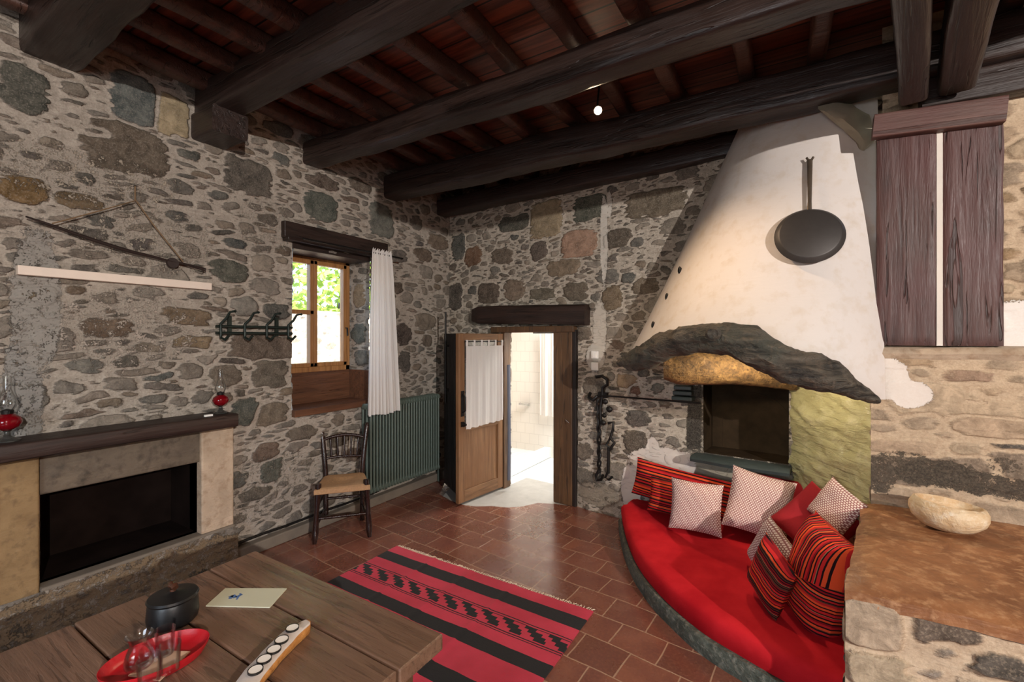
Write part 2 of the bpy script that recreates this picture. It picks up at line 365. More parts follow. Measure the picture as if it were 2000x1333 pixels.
M['rubble_l'] = rubble('rubble_left', srgb(140, 131, 120), srgb(178, 168, 156), soft=.009)
M['rubble_b'] = rubble('rubble_back', srgb(150, 140, 126), srgb(200, 190, 176), cover=.3, soft=.004)
M['rubble_w'] = rubble('rubble_warm', srgb(176, 152, 126), srgb(206, 184, 156), noise_amp=.014, cover=.4, soft=.016, bstr=.6)
def roughstone(name, c1, c2, c3, scale=7, bump=1.0, rough=.75):
    m = NT(name); v = m.map(); a = m.noise(v, scale, 6, .65, .5); b = m.noise(v, scale*4, 5, .6); st = m.noise(m.map((3, 3, 16)), 1.5, 4, .6, .8)
    c = m.mix(m.mrange(a, .35, .65), c1, c2); c = m.mix(m.mrange(b, .5, .72), c, c3); c = m.mix(m.mrange(st, .56, .7, 0, .4), c, c1)
    return m.out(c, rough, m.bump(m.math('ADD', a, m.math('ADD', m.math('MULTIPLY', b, .35), m.math('MULTIPLY', st, .6))), bump, .02))
M['ledge_top'] = roughstone('ledge_slab_stone', srgb(124, 80, 50), srgb(160, 110, 72), srgb(188, 144, 104), 6, .5, .5)
M['travertine'] = roughstone('cream_stone', srgb(206, 170, 126), srgb(224, 200, 164), srgb(232, 214, 186), 8, .8, .6)
M['kerb'] = roughstone('kerb_stone', srgb(64, 70, 62), srgb(90, 96, 86), srgb(132, 132, 120), 9, .9, .8)
M['yellow_stone'] = roughstone('painted_yellow_stone', srgb(166, 160, 116), srgb(180, 174, 130), srgb(190, 184, 144), 2.5, 1.3, .22)
M['orange_rock'] = roughstone('ochre_rock', srgb(84, 62, 36), srgb(150, 116, 70), srgb(52, 38, 26), 14, 1.2)
M['pillar_stone'] = roughstone('limestone_block', srgb(170, 150, 128), srgb(196, 174, 150), srgb(156, 132, 108), 5, .6)
M['grey_lintel'] = roughstone('grey_lintel_stone', srgb(88, 76, 64), srgb(112, 98, 82), srgb(70, 60, 50), 4, .6)
M['ochre_block'] = roughstone('ochre_block_stone', srgb(126, 100, 66), srgb(150, 122, 84), srgb(110, 86, 58), 5, .5)
M['hood'] = roughstone('hood_plaster', srgb(214, 206, 200), srgb(218, 210, 204), srgb(208, 196, 184), 3, .12, .75)
# ------------------------------------------------------------ rubble masonry panels
def vnoise(shape, cell, rng, octaves=3):
    """smooth value noise in -1..1 over a grid, cell in samples"""
    out = np.zeros(shape); amp = 1; tot = 0
    for o in range(octaves):
        c = max(2, cell/(2**o)); gy, gx = int(shape[0]/c)+3, int(shape[1]/c)+3
        g = rng.uniform(-1, 1, (gy, gx)); y = np.arange(shape[0])/c; x = np.arange(shape[1])/c
        yi = y.astype(int); xi = x.astype(int); fy = (y-yi)[:, None]; fx = (x-xi)[None, :]
        fy = fy*fy*(3-2*fy); fx = fx*fx*(3-2*fx)
        a = g[np.ix_(yi, xi)]; b = g[np.ix_(yi, xi+1)]; c_ = g[np.ix_(yi+1, xi)]; d = g[np.ix_(yi+1, xi+1)]
        out += amp*((a*(1-fx)+b*fx)*(1-fy)+(c_*(1-fx)+d*fx)*fy); tot += amp; amp *= .5
    return out/tot
PAL = [srgb(78, 76, 70), srgb(98, 90, 78), srgb(86, 74, 62), srgb(110, 96, 80), srgb(70, 76, 74), srgb(124, 106, 86), srgb(92, 92, 88), srgb(104, 84, 70), srgb(76, 70, 68), srgb(134, 122, 106), srgb(120, 116, 108)]
def snap(arr, vals):
    for v in vals:
        i = int(np.argmin(abs(arr-v))); arr[i] = v
    return arr
def rubble_panel(name, O, eu, n, u0, u1, z0, z1, mat, seed=1, feats=(), holes=(), paints=(), parent=None, res=.012, sizes=None, pal=PAL, depth=.016, gap=.009, curve=None, bulge=.012, base=None, mcol=srgb(150, 140, 128), vis=(.2, 1.0)):
    """holes: (u0,u1,z0,z1). feats: (u,z,a,b,colour[,rot[,power]]). paints: (u,z,a,b,colour,strength)"""
    rng = np.random.default_rng(seed); O = Vector(O); eu = Vector(eu); n = Vector(n)
    U = np.linspace(u0, u1, max(3, int((u1-u0)/res)+1)); Z = np.linspace(z0, z1, max(3, int((z1-z0)/res)+1))
    U = snap(U, [h for q in holes for h in q[:2] if u0 < h < u1]); Z = snap(Z, [h for q in holes for h in q[2:] if z0 < h < z1])
    shp = (len(Z), len(U)); UU, ZZ = np.meshgrid(U, Z)
    cell = .09/res; Uw = UU+vnoise(shp, cell, rng)*.012; Zw = ZZ+vnoise(shp, cell, rng)*.012+vnoise(shp, .5/res, rng, 1)*.03
    F1 = np.full(shp, 9.); F2 = np.full(shp, 9.); I1 = np.full(shp, -1); B1 = np.full(shp, .05); B2 = np.full(shp, .05)
    cols = []; hs = []
    def stamp(u, z, a, b, c, rot=0., p=2.6, vis=1.):
        R = 2.3*max(a, b)
        j0, j1 = np.searchsorted(U, [u-R, u+R]); i0, i1 = np.searchsorted(Z, [z-R, z+R])
        if j1 <= j0 or i1 <= i0: return
        s = (slice(i0, i1), slice(j0, j1)); du = Uw[s]-u; dz = Zw[s]-z; cr, sr = cos(rot), sin(rot)
        d = (np.abs((du*cr+dz*sr)/a)**p+np.abs((dz*cr-du*sr)/b)**p)**(1/p)
        m = sqrt(a*b); f1 = F1[s]; f2 = F2[s]; k = d < f1
        k2 = (~k) & (d < f2); B2s = B2[s]; B1s = B1[s]
        B2s[k] = B1s[k]; f2[k] = f1[k]; f1[k] = d[k]; B1s[k] = m; I1[s][k] = len(cols)
        f2[k2] = d[k2]; B2s[k2] = m
        cols.append(tuple(c[q]*vis+mcol[q]*(1-vis) for q in range(3))); hs.append(rng.uniform(.35, 1.0)*(.4+.6*vis))
    for f in feats: stamp(f[0], f[1], f[2], f[3], f[4], f[5] if len(f) > 5 else 0, f[6] if len(f) > 6 else 2.6)
    area = (u1-u0)*(z1-z0)
    sizes = sizes or [(5, .08, .13, .45, .75, 1.3), (34, .05, .085, .4, .7, 1.25), (260, .05, .12, .12, .28, 1.12), (420, .03, .08, .12, .3, 1.08), (500, .02, .05, .15, .4, 1.05)]
    for cnt, a0, a1, r0, r1, lim in sizes:
        for _ in range(int(cnt*area*2.2)):
            u = rng.uniform(u0, u1); z = rng.uniform(z0, z1); a = rng.uniform(a0, a1); b = a*rng.uniform(r0, r1)
            ok = True
            for du, dz in ((0, 0), (a*.8, 0), (-a*.8, 0), (0, b*.8), (0, -b*.8)):
                j = min(max(int((u+du-u0)/(u1-u0)*(shp[1]-1)), 0), shp[1]-1); i = min(max(int((z+dz-z0)/(z1-z0)*(shp[0]-1)), 0), shp[0]-1)
                if F1[i, j] < lim: ok = False; break
            if ok:
                c = np.array(pal[rng.integers(len(pal))])*rng.uniform(.55, 1.3)
                stamp(u, z, a, b, tuple(c), rng.normal(0, .10), rng.uniform(2.0, 3.2), vis[0]+(vis[1]-vis[0])*rng.random()**1.1)
    edge = np.minimum((F2-F1)/(1/B1+1/B2)-gap, (1.12-F1)*B1)
    edge = np.clip(edge, -.03, .05)
    cols_a = np.array(cols if cols else [(.1, .1, .1)]); hs_a = np.array(hs if hs else [0.])
    C = cols_a[I1]; H = hs_a[I1]
    t = np.clip(edge/.016, 0, 1); t = t*t*(3-2*t)
    hgt = t*H*depth + vnoise(shp, .05/res, rng)*.003 + vnoise(shp, .7/res, rng, 2)*bulge
    P = np.zeros(shp+(4,)); P[..., :3] = .3
    for q in paints:
        u, z, a, b, c, stg = q[:6]; d = np.sqrt(((Uw-u)/a)**2+((Zw-z)/b)**2)
        if len(q) > 6 and q[6] == 'box': d = np.maximum(np.abs((Uw-u)/a), np.abs((Zw-z)/b))
        w = np.clip((1.25-d)/.5, 0, 1)*stg; k = w > P[..., 3]; P[k, :3] = c; P[k, 3] = w[k]
    hgt *= (1-.6*np.clip(P[..., 3], 0, 1))
    if curve is not None: hgt = hgt+curve(UU, ZZ)
    co = np.empty(shp+(3,))
    for k in range(3): co[..., k] = O[k]+eu[k]*UU+n[k]*hgt
    co[..., 2] += ZZ
    idx = np.arange(shp[0]*shp[1]).reshape(shp)
    q = np.stack([idx[:-1, :-1], idx[:-1, 1:], idx[1:, 1:], idx[1:, :-1]], -1)
    cu = (U[:-1]+U[1:])/2; cz = (Z[:-1]+Z[1:])/2; keep = np.ones((shp[0]-1, shp[1]-1), bool)
    for h in holes: keep &= ~((cu[None, :] > h[0]) & (cu[None, :] < h[1]) & (cz[:, None] > h[2]) & (cz[:, None] < h[3]))
    q = q[keep]
    if Vector(eu).cross(Vector((0, 0, 1))).dot(n) < 0: q = q[:, ::-1]
    b = Vector(parent['_b']) if parent is not None else Vector(base if base is not None else O)
    co = co.reshape(-1, 3)-np.array(b)
    me = bpy.data.meshes.new(name); me.vertices.add(len(co)); me.vertices.foreach_set('co', co.ravel())
    me.loops.add(q.size); me.loops.foreach_set('vertex_index', q.ravel()); me.polygons.add(len(q))
    me.polygons.foreach_set('loop_start', np.arange(0, q.size, 4)); me.polygons.foreach_set('loop_total', np.full(len(q), 4))
    me.polygons.foreach_set('use_smooth', np.ones(len(q), bool)); me.update(calc_edges=True)
    a = me.attributes.new('stone', 'FLOAT_COLOR', 'POINT'); a.data.foreach_set('color', np.concatenate([C.reshape(-1, 3), np.ones((len(co), 1))], 1).astype(np.float32).ravel())
    a = me.attributes.new('edge', 'FLOAT', 'POINT'); a.data.foreach_set('value', edge.astype(np.float32).ravel())
    a = me.attributes.new('paint', 'FLOAT_COLOR', 'POINT'); a.data.foreach_set('color', P.reshape(-1, 4).astype(np.float32).ravel())
    me.materials.append(mat); o = bpy.data.objects.new(name, me); COL.objects.link(o)
    if parent is not None: o.parent = parent
    else: o.location = b
    o['_b'] = tuple(b)
    return o

XAX = Vector((1, 0, 0)); YAX = Vector((0, 1, 0)); ZAX = Vector((0, 0, 1))
# ------------------------------------------------------------ left wall
def featx(lst, X, u_of, plane_on):
    out = []
    for f in lst:
        px, py, w, h, c = f[:5]
        p = plane_on(px, py); p1 = plane_on(px-w/2, py); p2 = plane_on(px+w/2, py); q1 = plane_on(px, py-h/2); q2 = plane_on(px, py+h/2)
        out.append((u_of(p), p.z, abs(u_of(p2)-u_of(p1))/2, abs(q1.z-q2.z)/2, srgb(*c))+tuple(f[5:]))
    return out
onl = lambda px, py: onx(px, py, LX)
fl = featx([(45, 165, 105, 85, (74, 76, 68)), (262, 195, 95, 85, (92, 100, 98)), (338, 228, 58, 70, (176, 158, 124), 0, 6), (248, 287, 165, 95, (96, 84, 70)), (45, 362, 100, 52, (120, 92, 50)),
    (155, 388, 95, 32, (104, 84, 56)), (168, 343, 40, 20, (70, 70, 64)), (485, 348, 88, 66, (84, 78, 70), 0, 5), (630, 352, 62, 27, (84, 70, 60)), (627, 400, 60, 56, (76, 84, 76)), (702, 362, 45, 24, (90, 78, 66)),
    (212, 642, 100, 34, (104, 84, 66)), (75, 577, 76, 34, (142, 124, 98)), (148, 568, 42, 18, (110, 92, 74)), (365, 622, 90, 28, (118, 98, 74), 0, 5), (375, 666, 72, 22, (134, 114, 86), 0, 5), (445, 530, 75, 38, (72, 76, 66)),
    (460, 480, 50, 20, (58, 66, 66)), (745, 432, 46, 62, (104, 106, 98), 0, 4), (513, 674, 118, 46, (92, 78, 66), 0, 7), (530, 728, 66, 52, (98, 90, 78), 0, 5), (480, 804, 52, 54, (74, 82, 76), .1, 3), (530, 812, 66, 42, (116, 104, 88)),
    (163, 720, 76, 30, (116, 114, 106)), (246, 704, 50, 24, (90, 86, 78)), (300, 775, 56, 18, (96, 94, 88)), (240, 750, 66, 30, (122, 114, 104)), (855, 470, 40, 30, (112, 96, 80)), (826, 500, 34, 28, (92, 76, 62)),
    (787, 655, 32, 36, (66, 54, 48)), (776, 566, 26, 22, (86, 72, 60)), (790, 706, 24, 44, (84, 80, 74)), (520, 885, 50, 34, (104, 84, 70)), (530, 920, 40, 46, (84, 88, 78), 0, 5), (455, 702, 60, 14, (70, 62, 56)),
    (590, 850, 60, 28, (102, 92, 80)), (830, 630, 40, 30, (120, 108, 94)), (660, 860, 40, 30, (96, 84, 70)), (370, 300, 40, 22, (82, 84, 78)), (190, 250, 60, 20, (108, 98, 86)), (760, 350, 44, 22, (98, 92, 80)), (500, 960, 60, 26, (98, 90, 78))],
    LX, lambda p: p.y, onl)
winU0, winU1 = onl(570, 600).y, onl(722, 600).y; winZ0, winZ1 = onl(570, 812).z, onl(572, 484).z
fireU0, fireU1 = onl(78, 1000).y, onl(386, 1000).y; fireZ0, fireZ1 = .30, .815
wl = rubble_panel('wall_left', (LX, 0, 0), YAX, XAX, -2.6, 4.55, 0, 3.58, M['rubble_l'], 11, fl, [(winU0, winU1, winZ0, winZ1), (fireU0, fireU1, fireZ0, fireZ1)],
    [(1.9, .5, .9, .3, srgb(120, 112, 100), .42), (1.15, .3, .9, .3, srgb(108, 98, 84), .5), (.78, 1.9, .12, .5, srgb(138, 134, 128), .62), (.72, 1.3, .10, .5, srgb(132, 130, 126), .6), (1.2, 1.75, .5, .3, srgb(166, 154, 142), .44), (1.3, 2.35, .5, .3, srgb(158, 148, 134), .44), (1.0, 2.7, .6, .2, srgb(156, 144, 128), .44), (2.1, 2.6, .3, .3, srgb(160, 150, 136), .42)])
tag(wl, kind='structure')
# reveal of the window and sill: stone strips
WD = .40
rubble_panel('reveal', (LX, winU1, 0), -XAX, -YAX, 0, WD, winZ0, winZ1, M['rubble_l'], 21, [(.15, 1.75, .12, .10, srgb(86, 92, 86)), (.16, 2.15, .09, .12, srgb(150, 128, 100)), (.12, 1.5, .10, .09, srgb(108, 106, 98))], parent=wl)
rubble_panel('reveal', (LX, winU0, 0), -XAX, YAX, 0, WD, winZ0, winZ1, M['rubble_l'], 22, parent=wl)
# ------------------------------------------------------------ back wall
dS0, dS1 = sb(onb(984, 800)), sb(onb(1090, 800)); dZ1 = onb(1000, 648).z
nS0, nS1 = sb(onb(1374, 800)), sb(onb(1541, 800)); nZ0, nZ1 = onb(1440, 893).z, onb(1440, 752).z
fb = featx([(1152, 410, 62, 46, (72, 78, 66), 0, 4), (1066, 430, 58, 66, (160, 142, 112), 0, 6), (1003, 432, 56, 28, (74, 76, 66), 0, 4), (1278, 400, 112, 48, (112, 100, 82), -.05, 5), (1131, 477, 64, 48, (178, 142, 118), 0, 4), (924, 502, 32, 40, (112, 78, 52)),
    (1206, 470, 52, 36, (84, 74, 62), 0, 3), (955, 575, 38, 34, (88, 74, 62), 0, 5), (895, 480, 24, 50, (74, 78, 74), 0, 4), (890, 580, 24, 50, (70, 64, 58), 0, 4), (1005, 565, 40, 38, (134, 116, 98)), (1060, 575, 48, 24, (112, 104, 88), 0, 4), (1124, 568, 46, 32, (110, 98, 82), 0, 4),
    (980, 500, 40, 34, (106, 92, 78), 0, 3), (1052, 488, 32, 30, (90, 78, 70), .3), (1100, 520, 60, 32, (140, 122, 100), 0, 3), (1195, 580, 40, 44, (126, 108, 84)), (1140, 650, 28, 34, (116, 104, 90)), (1245, 820, 50, 28, (86, 80, 74), -.1), (1240, 866, 50, 44, (92, 82, 70), 0, 3), (1225, 745, 36, 26, (172, 148, 118), 0, 4),
    (1160, 760, 40, 46, (112, 102, 90)), (1240, 763, 20, 22, (130, 92, 72)), (1285, 760, 26, 24, (116, 116, 106)), (1150, 930, 60, 30, (110, 104, 94)), (1140, 880, 36, 30, (124, 112, 98)), (900, 680, 30, 40, (92, 86, 78)), (1345, 560, 60, 40, (100, 88, 72)), (1330, 640, 50, 40, (110, 98, 80)), (1260, 560, 50, 30, (118, 104, 86))],
    0, lambda p: sb(p), lambda px, py: onb(px, py))
def bp(px, py, w, h, c, s, k='e'):
    p = onb(px, py); return (sb(p), p.z, abs(sb(onb(px+w/2, py))-sb(onb(px-w/2, py)))/2, abs(onb(px, py-h/2).z-onb(px, py+h/2).z)/2, srgb(*c), s, k)
def bcurve(U, Z):   # the foot of the old wall swells out right of the doorway
    w = np.clip((U-(dS1+.12))/.25, 0, 1); return .05*w*np.clip((.55-Z)/.5, 0, 1)
wb = rubble_panel('wall_back', BO, BE, BN, -.02, 4.6, 0, 3.58, M['rubble_b'], 5, fb, [(dS0, dS1, -1, dZ1), (nS0, nS1, nZ0, nZ1)],
    [bp(1172, 640, 30, 130, (196, 188, 176), .75), bp(1180, 470, 16, 190, (200, 194, 184), .75), bp(1190, 400, 12, 60, (200, 194, 184), .7), bp(1163, 700, 40, 60, (190, 184, 174), .8), bp(1300, 905, 150, 60, (214, 204, 194), .95), bp(1235, 950, 40, 90, (206, 198, 192), 1.0), bp(1275, 880, 30, 50, (214, 204, 194), .9),
     bp(1460, 960, 260, 90, (158, 148, 128), 1.1, 'box'), bp(1640, 960, 120, 90, (158, 152, 128), 1.1, 'box'), bp(1170, 960, 100, 50, (130, 120, 106), .6), bp(1440, 820, 230, 260, (48, 42, 36), .52, 'box'), bp(1356, 815, 26, 130, (20, 16, 13), 1.1, 'box')],
    curve=bcurve, base=BO, res=.011, mcol=srgb(166, 156, 142), vis=(.2, .95), sizes=[(3, .08, .12, .5, .8, 1.3), (36, .045, .075, .45, .75, 1.25), (300, .045, .10, .12, .28, 1.12), (500, .03, .07, .12, .3, 1.08), (600, .02, .045, .15, .4, 1.04)])
tag(wb, kind='structure')
# wall thickness seen through the doorway
rubble_panel('reveal', bw(dS0, 0), -BN, BE, 0, .14, 0, dZ1+.02, M['rubble_b'], 33, parent=wb, res=.012)
mb = MB(); mb.box(bw((dS0+dS1)/2, dZ1+.04, -.21), (dS1-dS0+.1, .42, .06), Matrix.Rotation(BA, 3, 'Z')); mb.build('head_board', M['jamb'], wb)
# niche in the hearth back: sooty box with a shallow arch
mb = MB(); R3 = Matrix.Rotation(BA, 3, 'Z'); nc = (nS0+nS1)/2; nw = nS1-nS0; ND = .30
mb.box(bw(nc, (nZ0+nZ1)/2, -ND), (nw+.02, .02, nZ1-nZ0+.04), R3); mb.box(bw(nS0-.01, (nZ0+nZ1)/2, -ND/2), (.02, ND, nZ1-nZ0+.04), R3); mb.box(bw(nS1+.01, (nZ0+nZ1)/2, -ND/2), (.02, ND, nZ1-nZ0+.04), R3)
mb.box(bw(nc, nZ0-.01, -ND/2), (nw+.04, ND, .02), R3); mb.box(bw(nc, nZ1+.01, -ND/2), (nw+.04, ND, .02), R3)
mb.build('niche', M['soot'], wb)
mb = MB(); ar = []
for r in (nw*.36, nw*.5):
    ar.append([bw(nc+cos(a)*r*.98, nZ0+.24+sin(a)*r*.85, -ND+.012) for a in [pi*k/20 for k in range(21)]])
outer = ar[1]; inner = ar[0]
for k in range(20): mb.add([outer[k], outer[k+1], inner[k+1], inner[k]], [(0, 1, 2, 3)])
for sgn in (1, -1):
    a = bw(nc+sgn*nw*.5*.98, nZ0+.24, -ND+.012); b_ = bw(nc+sgn*nw*.36*.98, nZ0+.24, -ND+.012); mb.add([a, b_, b_-Vector((0, 0, .24)), a-Vector((0, 0, .24))], [(0, 1, 2, 3)])
sol = mb.build('niche_arch', M['soot'], wb); m_ = sol.modifiers.new('s', 'SOLIDIFY'); m_.thickness = .02; m_.offset = 0
# ------------------------------------------------------------ floor and ceiling
def grid_plane(x0, x1, y0, y1, z): return MB().add([(x0, y0, z), (x1, y0, z), (x1, y1, z), (x0, y1, z)], [(0, 1, 2, 3)])
mb = MB()
fx1 = onz(905, 985, 0); 
poly = [(-3.7, -2.6), (5.7, -2.6), (5.7, 4.02), (bw(dS1+.1, 0).x, bw(dS1+.1, 0).y+.02)]
edge_px = [(1122, 990), (1085, 985), (1050, 983), (1020, 990), (990, 992), (960, 989), (930, 990), (905, 987), (880, 978), (858, 966)]
poly += [tuple(onz(a, b, 0))[:2] for a, b in edge_px]
poly += [(-3.7, 4.5)]
mb.add([(x, y, 0) for x, y in poly], [tuple(range(len(poly)))]); mb.add([(-3.75, -2.6, -.06), (5.7, -2.6, -.06), (5.7, 4.6, -.06), (-3.75, 4.6, -.06)], [(0, 1, 2, 3)])
struct('floor', mb, M['floor'])
mb = MB(); tp = [tuple(onz(a, b, -.004))[:2] for a, b in [(1130, 998), (1080, 996), (1040, 996), (990, 998), (940, 996), (850, 990)]]
tp = tp+[tuple(bw(.15, 0))[:2], tuple(bw(dS0, 0))[:2], tuple(bw(dS0, 0, -.45))[:2], tuple(bw(dS1, 0, -.45))[:2], tuple(bw(dS1+.12, 0))[:2]]
struct('trim_1', MB().prism(tp, -.05, -.004), M['threshold'])
struct('ceiling', MB().box((1.0, 1.0, 3.60), (9.8, 7.6, .04)), M['boards'])
# walls behind the camera (never in the frame; they close the room and bounce its light)
mb = MB(); wz0, wz1, wx0, wx1 = .95, 2.45, -1.45, .25  # opening in the front wall is made up to go with the fill light
mb.box((-2.6, -2.6, 1.75), (2.3, .1, 3.6)); mb.box((3.0, -2.6, 1.75), (5.5, .1, 3.6)); mb.box(((wx0+wx1)/2, -2.6, wz0/2), (wx1-wx0, .1, wz0)); mb.box(((wx0+wx1)/2, -2.6, (wz1+3.55)/2), (wx1-wx0, .1, 3.55-wz1))
struct('wall_front', mb, M['grey_plaster'])
struct('wall_right', MB().box((5.75, 1, 1.75), (.1, 7.4, 3.6)), M['grey_plaster'])
# skirting along the left wall with its pipe
a = Vector((LX, fireU1+.25, 0)); struct('baseboard_left', MB().box((LX+.03, 3.1, .045), (.08, 2.7, .09)), M['cement'], bevel=.01)
mb = MB(); mb.tube([(LX+.035, 1.85+.2*i, .125+.004*sin(i*2)) for i in range(8)], .011, 8)
tag(mb.build('heating_pipe', M['iron'], base=(LX, 2.4, .12)), 'thin dark heating pipe running above the skirting of the left wall', 'pipe')

# ------------------------------------------------------------ rough timber
def timber(name, p0, p1, w, h, mat, seed, parent=None, wob=.012, n=40, rnd=.3, sag=0.0, wv=None, label=None, cat=None, group=None, kind=None, m=16, wid=None):
    """rough-hewn beam, local x along its length"""
    p0 = Vector(p0); p1 = Vector(p1); L = (p1-p0).length; rng = random.Random(seed); off = Vector((rng.uniform(0, 99), rng.uniform(0, 99), 0))
    mb = MB(); rings = []
    for i in range(n+1):
        t = i/n; x = t*L; ring = []
        cy = mnoise.noise(Vector((x*1.1, 1, 0))+off)*wob*1.6; cz = mnoise.noise(Vector((x*1.3, 7, 0))+off)*wob*1.4-sag*sin(pi*t)
        sc_ = 1+mnoise.noise(Vector((x*1.7, 3, 0))+off)*wob*3.5
        if wid: sc_ *= wid(t)
        for k in range(m):
            a = 2*pi*(k+.5)/m; c, s_ = cos(a), sin(a); q = (abs(c)**(2/rnd_p(rnd))+abs(s_)**(2/rnd_p(rnd)))
            y = (abs(c)**rnd)*(1 if c > 0 else -1)*w/2; z = (abs(s_)**rnd)*(1 if s_ > 0 else -1)*h/2
            d = 1+mnoise.noise(Vector((x*6, y*14, z*14))+off)*wob*4.5
            ring.append((x, cy+y*d*sc_, cz+z*d*sc_))
        rings.append(ring)
    mb.loft(rings)
    o = mb.build(name, mat, local=True)
    dirx = (p1-p0).normalized(); side = ZAX.cross(dirx).normalized(); up = dirx.cross(side)
    if abs(dirx.z) > .95: side = Vector((0, 1, 0)); up = dirx.cross(side)
    R = Matrix((dirx, side, up)).transposed(); o.rotation_euler = R.to_euler(); b = p0
    if parent is not None:
        o.parent = parent; o.location = p0-Vector(parent['_b'])
    else: o.location = p0
    o['_b'] = tuple(b)
    return tag(o, label, cat, group, kind)
def rnd_p(r): return 1.0
# main beams, running from the left wall
def beam_row(i, y0, y1, z, w, h, x1, sag, label, wob=.012, x0=LX-.1, rnd=.35):
    rnd = rnd*.55
    return timber('ceiling_beam', (x0, y0, z), (x1, y1, z+.02), w, h, M['beam'], 40+i, n=100, sag=sag, wob=wob, rnd=rnd, label=label, cat='beam', group='great beams under the ceiling')
beam_row(0, .84, .78, 3.42, .26, .26, 5.6, 0, 'great dark beam at the upper left corner, nearest the viewer', .014)
b1 = beam_row(1, 1.68, 1.62, 3.40, .20, .22, 5.6, .0, 'squared dark beam resting on a short wooden corbel above the stone wall', .006)
beam_row(2, 2.52, 2.50, 3.32, .18, .19, 5.6, .03, 'wavy rough-hewn dark beam between the squared beam and the spotlight', .020, rnd=.6)
beam_row(3, 3.46, 3.44, 3.29, .22, .24, 5.6, .02, 'thick dark beam behind the spotlight, passing over the chimney hood', .016, rnd=.55)
beam_row(4, 4.27, 3.98, 3.27, .17, .19, 5.6, .0, 'dark beam lying against the back wall above the doorway side', .012, rnd=.5)
timber('ceiling_beam', (.62, 3.455, 3.075), (5.6, 3.44, 3.09), .11, .17, M['beam'], 46, n=80, wob=.010, rnd=.2, label='low grey-brown beam lying along the wall just above the cupboard shutter', cat='beam', group='great beams under the ceiling')
cb = onl(408, 262)
timber('beam_corbel', (LX-.06, cb.y-.0, 3.205), (LX+.30, cb.y-.0, 3.205), .24, .19, M['beam'], 77, wob=.006, n=8, rnd=.2, label='short dark wooden corbel block under the squared beam on the left wall', cat='corbel')
# the pair of beams above the shutter
pA0, pA1 = Vector((.15, .9, 3.08)), Vector((.565, 3.30, 3.08)); pB0, pB1 = Vector((.36, .9, 3.10)), Vector((.745, 3.33, 3.10))
timber('header_beam', pA0, pA1, .125, .17, M['beam'], 81, wob=.008, rnd=.3, label='left one of the two dark beams coming down to the shutter rail', cat='beam', group='beam pair above the shutter')
timber('header_beam', pB0, pB1, .155, .18, M['beam'], 82, wob=.008, rnd=.3, label='right and wider one of the two dark beams coming down to the shutter rail', cat='beam', group='beam pair above the shutter')
# joists
ords = ['first', 'second', 'third', 'fourth', 'fifth', 'sixth', 'seventh', 'eighth', 'ninth', 'tenth', 'eleventh', 'twelfth']
for i, x in enumerate([-3.50, -3.15, -2.79, -2.41, -1.99, -1.58, -1.14, -.72, -.29, .13, .55, .98]):
    timber('ceiling_joist', (x-.03, -1.6, 3.52), (x+.02, 4.4, 3.50), .10, .12, M['joist'], 100+i, n=80, wob=.026, rnd=.5,
           label='%s narrow crooked dark joist counted rightwards from the left stone wall' % ords[i], cat='joist', group='narrow joists above the great beams')

# ------------------------------------------------------------ window, casement, seat
WX = LX-.31; wy0, wy1 = winU0+.0, winU1-.02; wz0_, wz1_ = 1.37, winZ1+.02
W = thing('window_1', None, None, (WX, (wy0+wy1)/2, wz0_)); tag(W, kind='structure')
def bx(lo, hi): return MB().box([(a+b)/2 for a, b in zip(lo, hi)], [abs(b-a) for a, b in zip(lo, hi)])
fw = .05
mb = MB()
for lo, hi in [((WX-.04, wy0, wz0_), (WX+.03, wy1, wz0_+fw)), ((WX-.04, wy0, wz1_-fw), (WX+.03, wy1, wz1_)), ((WX-.04, wy0, wz0_), (WX+.03, wy0+fw, wz1_)), ((WX-.04, wy1-fw, wz0_), (WX+.03, wy1, wz1_))]:
    mb.box([(a+b)/2 for a, b in zip(lo, hi)], [abs(b-a) for a, b in zip(lo, hi)])
mb.build('window_frame', M['winwood'], W, bevel=.004)
ym = onx(608, 600, WX).y
def sash(y0, y1, bar, name='sash'):
    mb = MB(); s_ = .038; z0, z1 = wz0_+fw, wz1_-fw
    def q(lo, hi): mb.box([(a+b)/2 for a, b in zip(lo, hi)], [abs(b-a) for a, b in zip(lo, hi)])
    q((WX-.02, y0, z0), (WX+.04, y0+s_, z1)); q((WX-.02, y1-s_, z0), (WX+.04, y1, z1)); q((WX-.02, y0, z0), (WX+.04, y1, z0+s_)); q((WX-.02, y0, z1-s_), (WX+.04, y1, z1))
    if bar: q((WX-.02, y0, bar-.02), (WX+.04, y1, bar+.02))
    o = mb.build(name, M['winwood'], W, bevel=.004)
    g = bx((WX-.002, y0+s_, z0+s_), (WX+.002, y1-s_, z1-s_)).build('pane', M['glass'], o); return o
sash(wy0+.045, ym, onx(590, 610, WX).z); s2 = sash(ym+.002, wy1-.045, None)
MB().tube([(WX+.045, wy1-.06, 1.80), (WX+.07, wy1-.06, 1.80), (WX+.075, wy1-.06, 1.72)], .007, 8).build('handle', M['iron'], s2)
mb = MB(); mb.box((WX-.0, (winU0+winU1)/2, (winZ0+wz0_)/2), (.05, winU1-winU0, wz0_-winZ0)); mb.build('back_panel', M['seatwood'], W)
mb = MB(); mb.box((WX+.17, winU1-.012, (winZ0+wz0_)/2), (.30, .022, wz0_-winZ0)); mb.build('side_panel', M['seatwood'], W)
mb = MB(); mb.box((LX-.13, (winU0+winU1)/2, winZ0+.015), (.35, winU1-winU0+.0, .06)); mb.build('seat_board', M['seatwood'], W, bevel=.004)
